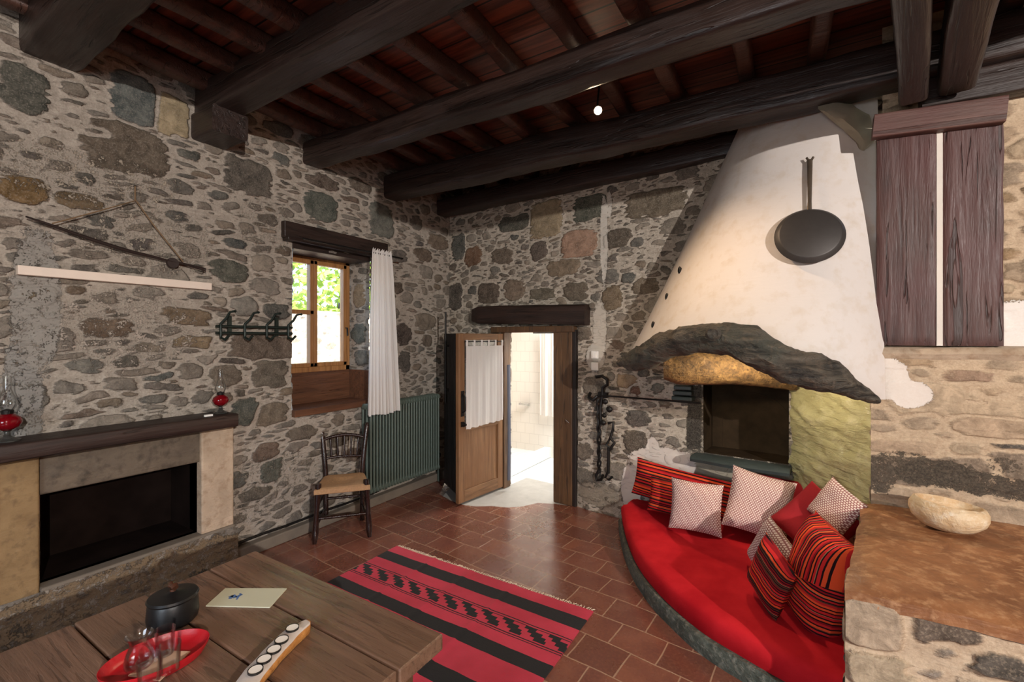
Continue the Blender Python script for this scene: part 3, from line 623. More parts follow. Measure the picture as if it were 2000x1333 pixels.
# window lintel of two dark boards
lz = onl(550, 462).z; a0, a1 = onl(549, 450).y, onl(752, 480).y
t_ = thing('window_lintel', 'dark stepped wooden lintel over the small window', 'lintel', (LX, (a0+a1)/2, lz))
mb = MB(); mb.box((LX+.00, (a0+a1)/2, lz+.06), (.10, a1-a0, .14)); mb.build('upper_board', M['lintel_y'], t_, bevel=.008)
mb = MB(); mb.box((LX+.015, (a0+a1)/2+.02, lz-.02), (.14, a1-a0+.02, .03)); mb.build('lower_board', M['lintel_y'], t_, bevel=.006)
mb = MB(); mb.box((LX-.17, (winU0+winU1)/2, winZ1+.02), (.36, winU1-winU0, .05)); mb.build('soffit_board', M['lintel_y'], t_, bevel=.004)
# outside: terrace wall and tree
gw = rubble_panel('garden_wall', (-6.6, 2.5, 0), YAX, XAX, -.5, 8, 0, 2.14, M['rubble_w'], 55, res=.04)
tag(gw, 'pale sunlit stone garden wall seen through the window', 'garden wall')
struct('trim_2', MB().box((-5.3, 6, -.1), (3.0, 16, .2)).box((LX-.52, (winU0+winU1)/2, 1.36), (.36, 1.2, .06)), M['sill_white'])
rng = random.Random(8); mb = MB()
for i in range(5200):
    c = Vector((-7.9+rng.gauss(0, .5), rng.uniform(3.0, 9.5), rng.uniform(1.7, 5.2))); s_ = rng.uniform(.06, .13)
    R = Matrix.Rotation(rng.uniform(0, 6.3), 3, Vector((rng.uniform(-1, 1), rng.uniform(-1, 1), rng.uniform(-1, 1))).normalized())
    mb.add([c+R@Vector(q)*s_ for q in ((-1, 0, 0), (-.3, .5, 0), (.5, .4, .1), (1, 0, 0), (.5, -.4, .1), (-.3, -.5, 0))], [(0, 1, 2, 3, 4, 5)])
t_ = thing('tree', 'bright leafy green tree behind the garden wall outside the window', 'tree', (-7.9, 6, 0))
mb.build('foliage', M['leaf'], t_); MB().tube([(-7.9, 6, 0), (-7.85, 6.1, 1.5), (-8, 6.3, 3.6)], [.16, .13, .08], 10).build('trunk', M['lintel'], t_)

# ------------------------------------------------------------ doorway, door leaf, bathroom
def obx(c, d, rot=BA): return MB().box(c, d, Matrix.Rotation(rot, 3, 'Z'))
T = thing('trim_3', None, None, bw(dS1, 0)); tag(T, kind='structure')
js0, js1 = sb(onb(1083, 800, .03)), sb(onb(1126, 800, .03))
mb = MB(); mb.box(bw((js0+js1)/2-.018, dZ1/2, -.02), (js1-js0-.04, .16, dZ1+.0), R3); mb.build('jamb', M['jamb'], T, bevel=.008)
mb = MB(); mb.box(bw(js1-.02, dZ1/2, .0), (.045, .1, dZ1+.02), R3); mb.build('jamb_edge', M['blackdoor'], T, bevel=.006)
mb = MB(); mb.box(bw((js0+dS0)/2+.06, dZ1+.02, 0.0), (js1-dS0+.12, .16, .065), R3); mb.build('head_rail', M['jamb'], T, bevel=.006)
mb = MB(); mb.box(bw(dS0+.012, dZ1/2, -.02), (.05, .12, dZ1), R3); mb.build('jamb', M['jamb'], T, bevel=.006)
MB().tube([bw(js0+.16, .87, .075), bw(js0+.23, .85, .12)], .006, 8).build('latch', M['chrome'], T)
l0 = sb(onb(925, 615, .05)); l1 = sb(onb(1148, 615, .05))
timber('door_lintel', bw(l0, onb(930, 616, .06).z-.0, .02), bw(l1, onb(1147, 615, .06).z, .02), .20, .205, M['lintel'], 301, wob=.006, n=40, rnd=.22, wid=lambda t: min(1, .62+t*5)**.7,
       label='heavy dark wooden lintel over the open doorway', cat='lintel')
# door leaf: hinged at the left jamb, open into the room
hp = bw(dS0+.0, 0, .045); fp = onz(893, 989, .0); dirL = Vector((fp.x-hp.x, fp.y-hp.y, 0)); LW = dirL.length; dang = math.atan2(dirL.y, dirL.x)
D = thing('door_1', None, None, (hp.x, hp.y, .02), (0, 0, dang)); tag(D, kind='structure')
DH = dZ1-.045
def dp(lo, hi, name, mat, bev=.004, par=None):
    b = MB(); b.box([(p+q)/2 for p, q in zip(lo, hi)], [abs(q-p) for p, q in zip(lo, hi)]); return b.build(name, mat, par or D, local=True, bevel=bev)
st = .085
dp((0, -.022, 0), (st, .022, DH), 'stile', M['oak']); dp((LW-st, -.022, 0), (LW, .022, DH), 'stile', M['oak'])
dp((st, -.022, DH-.07), (LW-st, .022, DH), 'rail', M['oak_x']); dp((st, -.022, 0), (LW-st, .022, .12), 'rail', M['oak_x']); dp((st, -.022, .72), (LW-st, .022, .80), 'rail', M['oak_x'])
dp((st, -.008, .12), (LW-st, .008, .72), 'lower_panel', M['oak'])
dp((st, -.003, .80), (LW-st, .003, DH-.07), 'pane', M['glass'], 0)
h = MB().tube([(LW-.05, .03, 1.10), (LW-.05, .065, 1.08), (LW-.05, .065, .94), (LW-.05, .03, .92)], .009, 8); h.box((LW-.05, .026, 1.01), (.04, .008, .26)); h.build('handle', M['iron'], D, local=True)
MB().lathe([(.0, 0), (.02, .0), (.026, .02), (.012, .05), (0, .05)], 14).box((0, 0, .0), (.04, .05, .01)).build('latch_knob', M['iron'], D, local=True).matrix_local = Matrix.Translation((LW-.05, .025, .80)) @ Matrix.Rotation(-pi/2, 4, 'X')
# little curtain with tabs hanging on the leaf (faces the viewer: the +y side of the leaf)
def sheet(u0, u1, z0f, z1, amp, waves, nu=90, nz=24, th=.004, seed=0, dep=.05, phase=0.0, top_gather=1.0, wfun=None):
    mb = MB(); rings = []
    for i in range(nz+1):
        r = []
        for k in range(nu+1):
            u = k/nu; zb = z0f(u) if callable(z0f) else z0f; t = i/nz; z = z1+(zb-z1)*t
            uu = u0+(u1-u0)*u
            if wfun: uu = (u0+u1)/2+(uu-(u0+u1)/2)*wfun(t)
            w = amp*(.5+.5*t)*top_gather*(sin(2*pi*waves*u+phase+.8*sin(3*t+seed))+.4*sin(2*pi*waves*2.3*u+seed))
            r.append((uu+.004*mnoise.noise(Vector((u*9, t*5, seed))), dep+w, z+.004*sin(u*40)*t))
        rings.append(r)
    mb.loft(rings, caps=False, closed=False); return mb
cx0, cx1 = .035, LW-.075; ct = DH-.085; 
sgn = 1 if Vector((-sin(dang), cos(dang))).dot(Vector((0, -1))-Vector((0, 0))) > 0 else -1
# side of the leaf that looks towards the camera
side = 1 if Vector((-sin(dang), cos(dang))).dot(Vector((-hp.x, -hp.y))) > 0 else -1
DC = thing('door_curtain', 'short white tab-top curtain hanging on the open door leaf', 'curtain', (hp.x, hp.y, .02), (0, 0, dang))
mb = sheet(cx0, cx1, lambda u: .765-.02*u, ct-.045, .008, 4.5, dep=side*.05); c_ = mb.build('cloth', M['curtain'], DC, local=True)
for k in range(6):
    u = cx0+.012+(cx1-cx0-.024)*k/5; MB().box((u, side*.05, ct-.015), (.026, .012, .065)).build('tab', M['curtain'], DC, local=True, bevel=.003)
MB().tube([(cx0-.02, side*.05, ct), (cx1+.02, side*.05, ct)], .005, 8).build('rod', M['iron'], DC, local=True)
# old dark door folded against the left wall side, with bolt rod
q0 = ony(852, 800, 4.22); q1 = onz(882, 984, 0)
pz = onz(880, 975, 0); a_ = Vector((-3.44, 4.10, 0)); b_ = Vector((-2.97, 3.80, 0)); dd = b_-a_; ang2 = math.atan2(dd.y, dd.x)
O2 = thing('door_2', None, None, (a_.x, a_.y, .01), (0, 0, ang2)); tag(O2, kind='structure')
b = MB()
for k in range(3): b.box((dd.length*(k+.5)/3, 0, .87), (dd.length/3-.006, .04, 1.73))
b.build('plank_panel', M['blackdoor'], O2, local=True, bevel=.004)
side2 = 1 if Vector((-sin(ang2), cos(ang2))).dot(Vector((-a_.x, -a_.y))) > 0 else -1
b = MB().tube([(.16, side2*.05, .95), (.16, side2*.05, 1.98)], .011, 8); b.box((.16, side2*.035, 1.1), (.05, .03, .03)).box((.16, side2*.035, 1.6), (.05, .03, .03)); b.build('bolt_rod', M['iron'], O2, local=True)
# bathroom beyond
BT = thing('wall_bath', None, None, (-2.9, 4.9, 0)); tag(BT, kind='structure')
MB().box((-2.4, 5.82, 1.1), (2.6, .06, 2.4)).build('far_wall', M['bathwall'], BT)
m1 = MB().box((-3.68, 5.2, 1.1), (.06, 1.3, 2.4)); m1.build('side_wall', M['white_plaster'], BT)
MB().box((-1.2, 5.2, 1.1), (.06, 1.5, 2.4)).build('side_wall', M['white_plaster'], BT)
MB().box((-2.4, 5.2, 2.32), (2.7, 1.3, .06)).build('bath_ceiling', M['white_plaster'], BT)
MB().box((-2.4, 5.2, -.025), (2.7, 1.5, .04)).build('bath_floor', M['bathfloor'], BT)
mb = MB().box((-3.33, 5.15, .03), (.66, 1.3, .05)); mb.box((-2.98, 5.15, .07), (.10, 1.3, .14)); 
t_ = thing('shower_tray', 'white raised shower tray beyond the open doorway', 'shower tray', (-3.3, 5.15, 0)); mb.build('tray', M['bathfloor'], t_, bevel=.006)
MB().box((-3.05, 4.82, .062), (.09, .06, .012)).build('drain_cover', M['iron'], t_)
p = dep(994, 800, 5.05); mb = MB(); mb.loft([[(p.x+.010*cos(a)*(1.2 if z < 1 else 1), p.y+.03*sin(a)+.006*sin(z*3), z) for a in [2*pi*k/14 for k in range(14)]] for z in (.12, .5, 1.0, 1.25, 1.4)])
tag(mb.build('shower_curtain', M['bluecloth'], base=(p.x, p.y, .1)), 'gathered blue-grey shower curtain just inside the doorway', 'shower curtain')
p0 = ony(1051, 660, 5.70); p1 = ony(1100, 660, 5.70); zt, zb_ = ony(1060, 652, 5.7).z, ony(1060, 812, 5.7).z
Cb = thing('bathroom_curtain', 'narrow white curtain hanging on the far bathroom wall', 'curtain', (p0.x, 5.70, zt))
sheet(p0.x+.03, p1.x, zb_, zt, .012, 3, dep=5.70).build('cloth', M['curtain'], Cb)
MB().tube([(p0.x-.08, 5.70, zt+.01), (p1.x+.1, 5.70, zt+.01)], .008, 8).build('rod', M['iron'], Cb)
p = ony(1024, 791, 5.74); mb = MB().box(p, (.16, .06, .008)); mb.tube([p+Vector((-.08, -.03, .02)), p+Vector((.08, -.03, .02))], .004, 6)
for k in (-1, 1): mb.tube([p+Vector((.078*k, .03, .02)), p+Vector((.078*k, -.03, .02))], .004, 6).tube([p+Vector((.07*k, -.02, .0)), p+Vector((.07*k, -.02, .02))], .003, 6)
tag(mb.build('soap_shelf', M['chrome'], base=p), 'small steel soap shelf on the white tiled shower wall', 'shelf')
# ------------------------------------------------------------ masonry pier, upper wall, ledge
pale = [srgb(196, 170, 140), srgb(182, 156, 128), srgb(206, 182, 150), srgb(166, 142, 118), srgb(190, 160, 126), srgb(150, 130, 108), srgb(120, 108, 94)]
PX0 = .40; PTOP = 1.61
onm = lambda px, py: ony(px, py, MY)
fm = featx([(1880, 790, 300, 60, (214, 188, 156), 0, 8), (1770, 715, 110, 24, (190, 160, 126), 0, 6), (1940, 775, 110, 36, (196, 168, 136), 0, 6), (1900, 740, 110, 22, (170, 140, 116), 0, 5), (1960, 840, 200, 40, (200, 172, 142), 0, 7), (1740, 870, 150, 24, (204, 176, 146), 0, 6), (1980, 880, 90, 12, (84, 78, 72), .0, 4), (1905, 790, 42, 10, (110, 108, 100), 0, 3), (1840, 926, 300, 60, (150, 130, 110), 0, 6), (1990, 925, 120, 60, (140, 122, 104), 0, 6)], 0, lambda p: p.x, onm)
def pm_(px, py, w, h, c, s, k='e'):
    p = onm(px, py); return (p.x, p.z, abs(onm(px+w/2, py).x-onm(px-w/2, py).x)/2, abs(onm(px, py-h/2).z-onm(px, py+h/2).z)/2, srgb(*c), s, k)
pm = rubble_panel('wall_pier', (0, MY, 0), XAX, -YAX, PX0-.01, 5.7, 0, PTOP, M['rubble_w'], 61, fm, (),
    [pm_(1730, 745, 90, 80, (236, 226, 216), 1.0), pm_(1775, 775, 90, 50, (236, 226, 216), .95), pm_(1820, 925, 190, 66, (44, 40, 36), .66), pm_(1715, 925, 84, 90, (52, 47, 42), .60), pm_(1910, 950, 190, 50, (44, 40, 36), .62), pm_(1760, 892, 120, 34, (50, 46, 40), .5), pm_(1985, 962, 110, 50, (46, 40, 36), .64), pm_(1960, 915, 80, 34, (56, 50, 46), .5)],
    pal=pale, res=.008, sizes=[(12, .14, .3, .3, .5, 1.2), (40, .08, .15, .3, .5, 1.1), (120, .04, .08, .3, .6, 1.02)], bulge=.014, depth=.006, mcol=srgb(196, 172, 144), vis=(.05, .4))
tag(pm, kind='structure')
rubble_panel('pier_side', (PX0, MY, 0), YAX, -XAX, 0, .78, 0, PTOP, M['rubble_w'], 62, pal=pale, parent=pm)
mb = MB(); rr = random.Random(5)
xs = [PX0-.02+i*.05 for i in range(106)]; prof = [(-.005, 0), (-.02, .03), (.0, .06), (.05, .072), (.30, .075), (.30, 0)]
mb.loft([[(x, MY+a+.006*sin(x*9), PTOP-.03+b+.012*mnoise.noise(Vector((x*4, b*9, 1)))) for a, b in prof] for x in xs]); mb.build('coping', M['pillar_stone'], pm)
# upper wall set back above the pier
UWY = MY+.12
onu = lambda px, py: ony(px, py, UWY)
wr = rubble_panel('wall_upper', (0, UWY, 0), XAX, -YAX, .46, 5.7, PTOP-.03, 3.58, M['rubble_w'], 71, (), (), [(onu(1990, 655).x+.2, 1.70, .38, .20, srgb(240, 234, 228), 1.2, 'box')], res=.009, pal=pale+[srgb(120, 100, 78), srgb(150, 120, 80)], sizes=[(30, .07, .14, .35, .7, 1.15), (120, .04, .08, .3, .6, 1.02)], mcol=srgb(186, 160, 130), vis=(.2, .8))
tag(wr, kind='structure')
# ledge (bench) in front of the pier
LZ = .726; lfl = onz(1651, 1141, LZ); lbl = onz(1684, 977, LZ); LYF = lfl.y
bench = thing('stone_bench', 'high masonry bench with a brown slab top at the lower right corner', 'stone bench', (1.2, (LYF+MY)/2, 0))
slope = (lbl.x-lfl.x)/(lbl.y-lfl.y)
sx0 = lfl.x; 
mb = MB(); nx, ny = 60, 36; X1 = 2.2
def stop(i, j):
    y = LYF+.0+(MY-LYF)*j/ny; x0 = sx0+(y-LYF)*slope; x = x0+(X1-x0)*i/nx
    e = min(i, j)/3.0; r = .022*max(0, 1-e)**2
    yy = y + (.02*mnoise.noise(Vector((x*5, 3, 1))) if j == 0 else 0)
    xx = x + (.015*mnoise.noise(Vector((y*5, 5, 1))) if i == 0 else 0)
    return (xx, yy, LZ-r+.006*mnoise.noise(Vector((x*4, y*4, 2)))+.003*mnoise.noise(Vector((x*20, y*20, 4))))
vs_ = [stop(i, j) for j in range(ny+1) for i in range(nx+1)]
mb.add(vs_, [(j*(nx+1)+i, j*(nx+1)+i+1, (j+1)*(nx+1)+i+1, (j+1)*(nx+1)+i) for j in range(ny) for i in range(nx)], True)
fr_ = [stop(i, 0) for i in range(nx+1)]; mb.loft([fr_, [(x, y+.0, z-.045) for x, y, z in fr_], [(x, y+.03, z-.05) for x, y, z in fr_]], False, False)
fr_ = [stop(0, j) for j in range(ny+1)]; mb.loft([fr_, [(x+.0, y, z-.04) for x, y, z in fr_]], False, False)
mb.build('top_slab', M['ledge_top'], bench)
onf = lambda px, py: ony(px, py, LYF)
ff = featx([(1700, 1210, 120, 90, (196, 172, 144), .1, 4), (1850, 1232, 130, 70, (104, 88, 74), .08, 5), (1720, 1310, 130, 70, (206, 184, 152), .1, 4), (1950, 1320, 130, 60, (96, 88, 78), .1, 4), (1975, 1250, 60, 26, (120, 108, 94), .1, 3)], 0, lambda p: p.x, onf)
rubble_panel('bench_front', (0, LYF+.02, 0), XAX, -YAX, sx0, X1, 0, LZ-.03, M['rubble_w'], 63, ff, parent=bench, res=.006, sizes=[(20, .06, .12, .4, .7, 1.15), (60, .03, .06, .4, .7, 1.02)], pal=pale, depth=.02, bulge=.02)
sd = Vector((slope, 1, 0)).normalized()
rubble_panel('bench_side', (sx0+.004, LYF+.02, 0), sd, Vector((-sd.y, sd.x, 0)), 0, (MY-LYF)*1.01, 0, LZ-.03, M['rubble_w'], 64, parent=bench, res=.01, pal=pale, sizes=[(20, .06, .12, .4, .7, 1.15), (60, .03, .06, .4, .7, 1.02)])
# stone bowl
p = onz(1852, 1035, LZ); mb = MB(); pr = [(r_*.80, z_*1.12) for r_, z_ in [(0, 0), (.08, .0), (.135, .014), (.175, .042), (.192, .07), (.190, .095), (.172, .118), (.158, .122), (.148, .116), (.125, .09), (.07, .07), (0, .066)]]
rings = []
for r, z in pr:
    rings.append([(p.x+(r*cos(a)*1.0)*(1+.05*mnoise.noise(Vector((cos(a)*2, sin(a)*2, z*20)))), p.y+r*sin(a)*.86, LZ+.003+z+.010*cos(a+2.8)*(z/.1)) for a in [2*pi*k/44 for k in range(44)]])
mb.loft(rings, True); tag(mb.build('stone_bowl', M['travertine'], base=(p.x, p.y, LZ)), 'shallow cream stone bowl sitting on the masonry bench', 'bowl')
# shutter: two cracked planks hung under a rail
SY = UWY-.10
S = thing('wall_shutter', 'tall purple-brown cupboard shutter of two cracked planks under a rail', 'shutter', (.68, SY, PTOP+.05))
def ridged(name, x0, x1, z0, z1, mat, seed, th=.045, along='z'):
    mb = MB(); nx, nz = 14, 40; rr = Vector((seed*3.1, 1, 2)); fr = []
    for j in range(nz+1):
        z = z0+(z1-z0)*j/nz; row = []
        for i in range(nx+1):
            x = x0+(x1-x0)*i/nx; ex = (.004*mnoise.noise(Vector((z*5, seed, i > 5)))) if i in (0, nx) else 0
            e = max(0, 1-min(i, nx-i, j, nz-j)/1.0)*.008
            row.append((x+ex, SY-th/2+e+.004*mnoise.noise(Vector((x*14, 0, z*3))+rr), z))
        fr.append(row)
    n0 = len(fr)*len(fr[0]); fl_ = [q for r in fr for q in r]; W_ = nx+1
    mb.add(fl_, [(j*W_+i, j*W_+i+1, (j+1)*W_+i+1, (j+1)*W_+i) for j in range(nz) for i in range(nx)], True)
    per = [fr[0][i] for i in range(W_)]+[fr[j][-1] for j in range(1, nz+1)]+[fr[-1][i] for i in range(nx-1, -1, -1)]+[fr[j][0] for j in range(nz-1, 0, -1)]
    back = [(x, SY+th/2, z) for x, y, z in per]; n = len(per)
    mb.add(per+back, [(i, (i+1) % n, (i+1) % n+n, i+n) for i in range(n)]+[tuple(range(n, 2*n))])
    return mb.build(name, mat, S)
ons = lambda px, py: ony(px, py, SY-.02)
zb2 = PTOP+.045; zt2 = ons(1840, 250).z+.03
ridged('plank', ons(1713, 690).x, ons(1829, 690).x, zb2, zt2, M['shutter'], 1); ridged('plank', ons(1842, 690).x, ons(1961, 690).x, zb2, zt2, M['shutter'], 2)
MB().box(((ons(1715, 690).x+ons(1961, 690).x)/2, SY+.045, (zb2+zt2)/2), (.5, .03, zt2-zb2)).build('backing_plaster', M['white_plaster'], S)
MB().box(((ons(1829, 690).x+ons(1842, 690).x)/2, SY+.006, (zb2+zt2)/2), (ons(1842, 690).x-ons(1829, 690).x-.002, .05, zt2-zb2)).build('mortar_strip', M['white_plaster'], S)
r0, r1 = ony(1706, 246, SY-.07), ony(1967, 212, SY-.07)
timber('rail', (r0.x, SY-.045, r0.z), (r1.x, SY-.045, r1.z-.0), .07, .135, M['shutter_x'], 311, parent=S, wob=.004, n=30, rnd=.2)
mb = MB(); rr = random.Random(3)
# ------------------------------------------------------------ hearth bed
HC = Vector((.35, 4.16, 0))
BZ = .225
bed_px = [(1216, 985), (1222, 1015), (1240, 1060), (1275, 1108), (1320, 1150), (1380, 1195), (1450, 1234), (1510, 1266), (1560, 1290), (1610, 1312), (1650, 1330)]
outer = [onz(a, b, BZ) for a, b in bed_px]
def smooth_poly(P_, n):
    P_ = [Vector(p) for p in P_]; L = [0]
    for a, b in zip(P_, P_[1:]): L.append(L[-1]+(b-a).length)
    out = []
    for i in range(n+1):
        d = L[-1]*i/n; k = max(0, min(len(P_)-2, next((j for j in range(len(L)-1) if L[j+1] >= d), len(P_)-2)))
        t = (d-L[k])/max(1e-6, L[k+1]-L[k]); p0 = P_[max(k-1, 0)]; p1 = P_[k]; p2 = P_[k+1]; p3 = P_[min(k+2, len(P_)-1)]
        out.append(.5*((2*p1)+(p2-p0)*t+(2*p0-5*p1+4*p2-p3)*t*t+(3*p1-p0-3*p2+p3)*t*t*t))
    return out
OC = smooth_poly(outer, 60)
OC[-1].x = max(OC[-1].x, sx0)
inward = []
for i, p in enumerate(OC):
    t = (OC[min(i+1, 60)]-OC[max(i-1, 0)]).normalized(); inward.append(Vector((-t.y, t.x, 0)))
# inner boundary points: along the back wall to the corner and down the bench side
def inner_pt(p):
    # ray from outer point towards hub
    return p
hub = Vector((-.04, 3.98, 0)); 
left_back = Vector((-1.22, bw(sb(Vector((-1.22, 4.2, 0))), 0).y-.05, 0))
mb = MB(); rings = []
prof = [(0.0, -.14), (-.012, -.09), (-.012, -.03), (.010, -.006), (.04, .0)]
ring_l = []
for o_, z_ in prof: ring_l.append([OC[i]+inward[i]*o_+Vector((0, 0, z_)) for i in range(61)])
for s_ in (.12, .25, .4, .55, .7, .85, 1.0):
    row = []
    for i in range(61):
        p = OC[i]+inward[i]*.04; t = i/60
        tgt = left_back.lerp(hub, t*1.0) if t < .75 else hub.lerp(Vector((sx0+(LYF+.25-LYF)*slope-.01, LYF+.25, 0)), (t-.75)/.25*.35)
        tgt = left_back.lerp(hub, t/.6) if t < .6 else hub.lerp(Vector((.33, 3.38, 0)), min(1, (t-.6)/.25))
        q = p.lerp(Vector((tgt.x, tgt.y, p.z)), s_); q.z = BZ+.018*sin(pi*min(1, s_*1.1))+.014*mnoise.noise(q*3.2)+.005*mnoise.noise(q*9)
        row.append(q)
    ring_l.append(row)
vs_ = [q for r in ring_l for q in r]; W_ = 61
mb.add(vs_, [(j*W_+i, j*W_+i+1, (j+1)*W_+i+1, (j+1)*W_+i) for j in range(len(ring_l)-1) for i in range(60)], True)
mt = mb.build('seat_mattress', M['redcloth'], base=(-.3, 3.2, .1)); tag(mt, 'large fan-shaped red mattress filling the corner hearth', 'mattress')
mb = MB(); rr = []
for i in range(61):
    p = OC[i]; n_ = inward[i]; j_ = .006*mnoise.noise(p*7); kz = .095+.006*mnoise.noise(p*5+Vector((3, 3, 3)))
    rr.append([Vector((p.x, p.y, 0))+n_*a+Vector((0, 0, z)) for a, z in ((-.036+j_, 0), (-.038+j_, kz-.02), (-.028+j_, kz), (-.004, kz+.002), (.05, kz-.02), (.05, 0))])
mb.loft(rr, True); kb = mb.build('hearth_kerb', M['kerb'], base=(-.5, 2.9, 0)); tag(kb, 'curved grey-green stone kerb edging the red mattress', 'kerb')
mb = MB(); pl = [Vector((p.x, p.y, 0))+inward[i]*.052 for i, p in enumerate(OC)]
mb.prism([tuple(p)[:2] for p in pl[::3]]+[(sx0+.02, LYF+.3), (.36, 4.0), (-1.2, 4.17)], 0, .09)
struct('trim_4', mb, M['kerb'])
# ------------------------------------------------------------ hearth pillar, slab, soffit, rod
q0 = onb(1543, 850, .01); q1 = Vector((.415, MY+.02, 0)); dq = Vector((q1.x-q0.x, q1.y-q0.y, 0)); nq = Vector((dq.y, -dq.x, 0)).normalized()
if nq.dot(Vector((-q0.x, -q0.y, 0))) < 0: nq = -nq
hearth = thing('hearth_pillar', 'glossy yellow-green painted stone pillar under the right half of the log', 'pillar', (q0.x, q0.y, .2))
mb = MB(); nu, nz = 40, 70; rows = []
for j in range(nz+1):
    z = .15+1.35*j/nz; row = []  # rippled face
    for i in range(nu+1):
        u = i/nu; b = q0+dq*u; d = .014*mnoise.noise(Vector((u*2.0, z*7+u*1.2, 5)))+.030*abs(mnoise.noise(Vector((u*2.2, z*11+u*2.5, 9))))+.008*mnoise.noise(Vector((u*9, z*26, 2)))+.004*mnoise.noise(Vector((u*24, z*50, 2)))
        if i == 0: d -= .03
        row.append(Vector((b.x, b.y, z))+nq*d*1.6)
    rows.append(row)
mb.loft(rows, False, False); mb.build('pillar_face', M['yellow_stone'], hearth)
MB().prism([tuple((q0-nq*.02))[:2], tuple((Vector((q1.x, q1.y, 0))-nq*.02))[:2], (.375, 4.1), (q0.x+.02, q0.y+.0)], .15, 1.5).build('pillar_core', M['soot'], hearth)
# slate slab under the niche
c0, c1 = onb(1357, 893, .05), onb(1545, 916, .09)
mb = MB(); s0_, s1_ = sb(c0), sb(c1); N_ = 24; zt_ = nZ0+.0; R_ = []
for i in range(N_+1):
    t = i/N_; s_ = s0_+(s1_-s0_)*t; d = .20+.03*sin(pi*t)+.006*mnoise.noise(Vector((t*9, 0, 0)))
    R_.append([bw(s_, zt_-.01, -.02), bw(s_, zt_, d-.03), bw(s_, zt_-.02, d), bw(s_, zt_-.045, d-.01), bw(s_, zt_-.05, -.02)])
mb.loft(R_); tag(mb.build('slate_shelf', M['slate'], base=bw((s0_+s1_)/2, zt_-.05)), 'dark slate slab shelf jutting out under the sooty hearth niche', 'shelf')
# ochre rock behind the log
mb = MB(); RK = [(1296, 700, 742, .0), (1330, 694, 752, .03), (1380, 690, 752, .05), (1440, 692, 752, .05), (1500, 700, 757, .04), (1540, 716, 762, .02), (1560, 735, 764, 0)]
rings = []
for px, ya, yb, dd_ in RK:
    t_top = 3.42; a = dep(px, ya-6, t_top-.0); b = dep(px, yb, t_top)
    nrm = Vector((ray(px, 700).x, ray(px, 700).y, 0)).normalized(); c = (a+b)/2; hh = (a.z-b.z)/2
    rings.append([c-nrm*(.10+dd_)*cos(al)+Vector((0, 0, hh*1.0*sin(al))) for al in [2*pi*k/18 for k in range(18)]])
rings2 = []
for i in range(len(rings)-1):
    for s_ in range(6):
        t = s_/6; rings2.append([rings[i][k].lerp(rings[i+1][k], t)+Vector((0, 0, 1))*.006*mnoise.noise(rings[i][k]*9+Vector((t*3, 0, 0)))+Vector((.5, -1, 0))*.010*mnoise.noise(rings[i][k].lerp(rings[i+1][k], t)*16) for k in range(18)])
mb.loft(rings2); tag(mb.build('soffit_rock', M['orange_rock'], base=rings2[15][0]), 'long rough ochre-brown lintel rock tucked behind the curved log', 'rock')
# small ledge stone on the left of the niche
sp = onb(1334, 768, .06); mb = MB()
for k in range(3): mb.box(bw(sb(sp), sp.z-.045+.045*k, .04), (.17-.012*k, .14-.01*k, .036), Matrix.Rotation(BA+.05*k, 3, 'Z'))
tag(mb.build('bracket_stones', M['slate'], base=sp, bevel=.008), 'small stack of flat dark stones jutting from the wall left of the niche', 'stones')
# ------------------------------------------------------------ the log and the hood
top_px = [(1217, 703), (1234, 686), (1290, 654), (1332, 637), (1402, 630), (1430, 629), (1483, 640), (1518, 668), (1553, 686), (1605, 693), (1640, 710), (1676, 745), (1711, 775)]
bot_px = [(1217, 716), (1241, 726), (1266, 721), (1308, 700), (1360, 689), (1423, 694.5), (1448, 710), (1483, 728), (1528, 745), (1570, 756), (1623, 770), (1658, 780), (1711, 790)]
def interp(L, x): return float(np.interp(x, [a for a, b in L], [b for a, b in L]))
def bez(p, t):
    q = [Vector(a) for a in p]
    while len(q) > 1: q = [q[i].lerp(q[i+1], t) for i in range(len(q)-1)]
    return q[0]
plan = [(-1.40, 4.14, 0), (-1.26, 3.42, 0), (-.62, 2.85, 0), (.12, 2.75, 0), (.52, 3.28, 0)]
PL = [bez(plan, i/60) for i in range(61)]
st_ = []
for i, p in enumerate(PL):
    r = Vector((p.x, p.y, 0)); f = r.dot(_F); px = 1000+FPX*r.dot(_R)/f
    px_c = min(max(px, 1217), 1711); ya = interp(top_px, px_c); yb = interp(bot_px, px_c)
    if 1212 < px < 1716: st_.append((p, f, CAMZ+(HZ-(ya+yb)/2)/FPX*f, (yb-ya)/2/FPX*f, px))
def roughlog():
    m = NT('charred_log'); v = m.map((3.0, 9, 13)); a = m.noise(v, 1.4, 6, .65, 1.2); b = m.noise(m.map(), 26, 6, .65); g = m.noise(m.map((1, 1, 1)), 3.2, 4)
    c = m.mix(m.mrange(a, .35, .68), srgb(28, 26, 23), srgb(98, 90, 78)); c = m.mix(m.mrange(g, .50, .62, 0, .5), c, srgb(64, 70, 62)); c = m.mix(m.mrange(b, .52, .7, 0, .55), c, srgb(112, 96, 80))
    return m.out(c, .62, m.bump(m.math('ADD', a, m.math('MULTIPLY', b, .4)), 1.0, .03))
mb = MB(); rings = []; M['log'] = roughlog(); base_log = Vector((-.5, 3.1, 1.6)); rnds = random.Random(4)
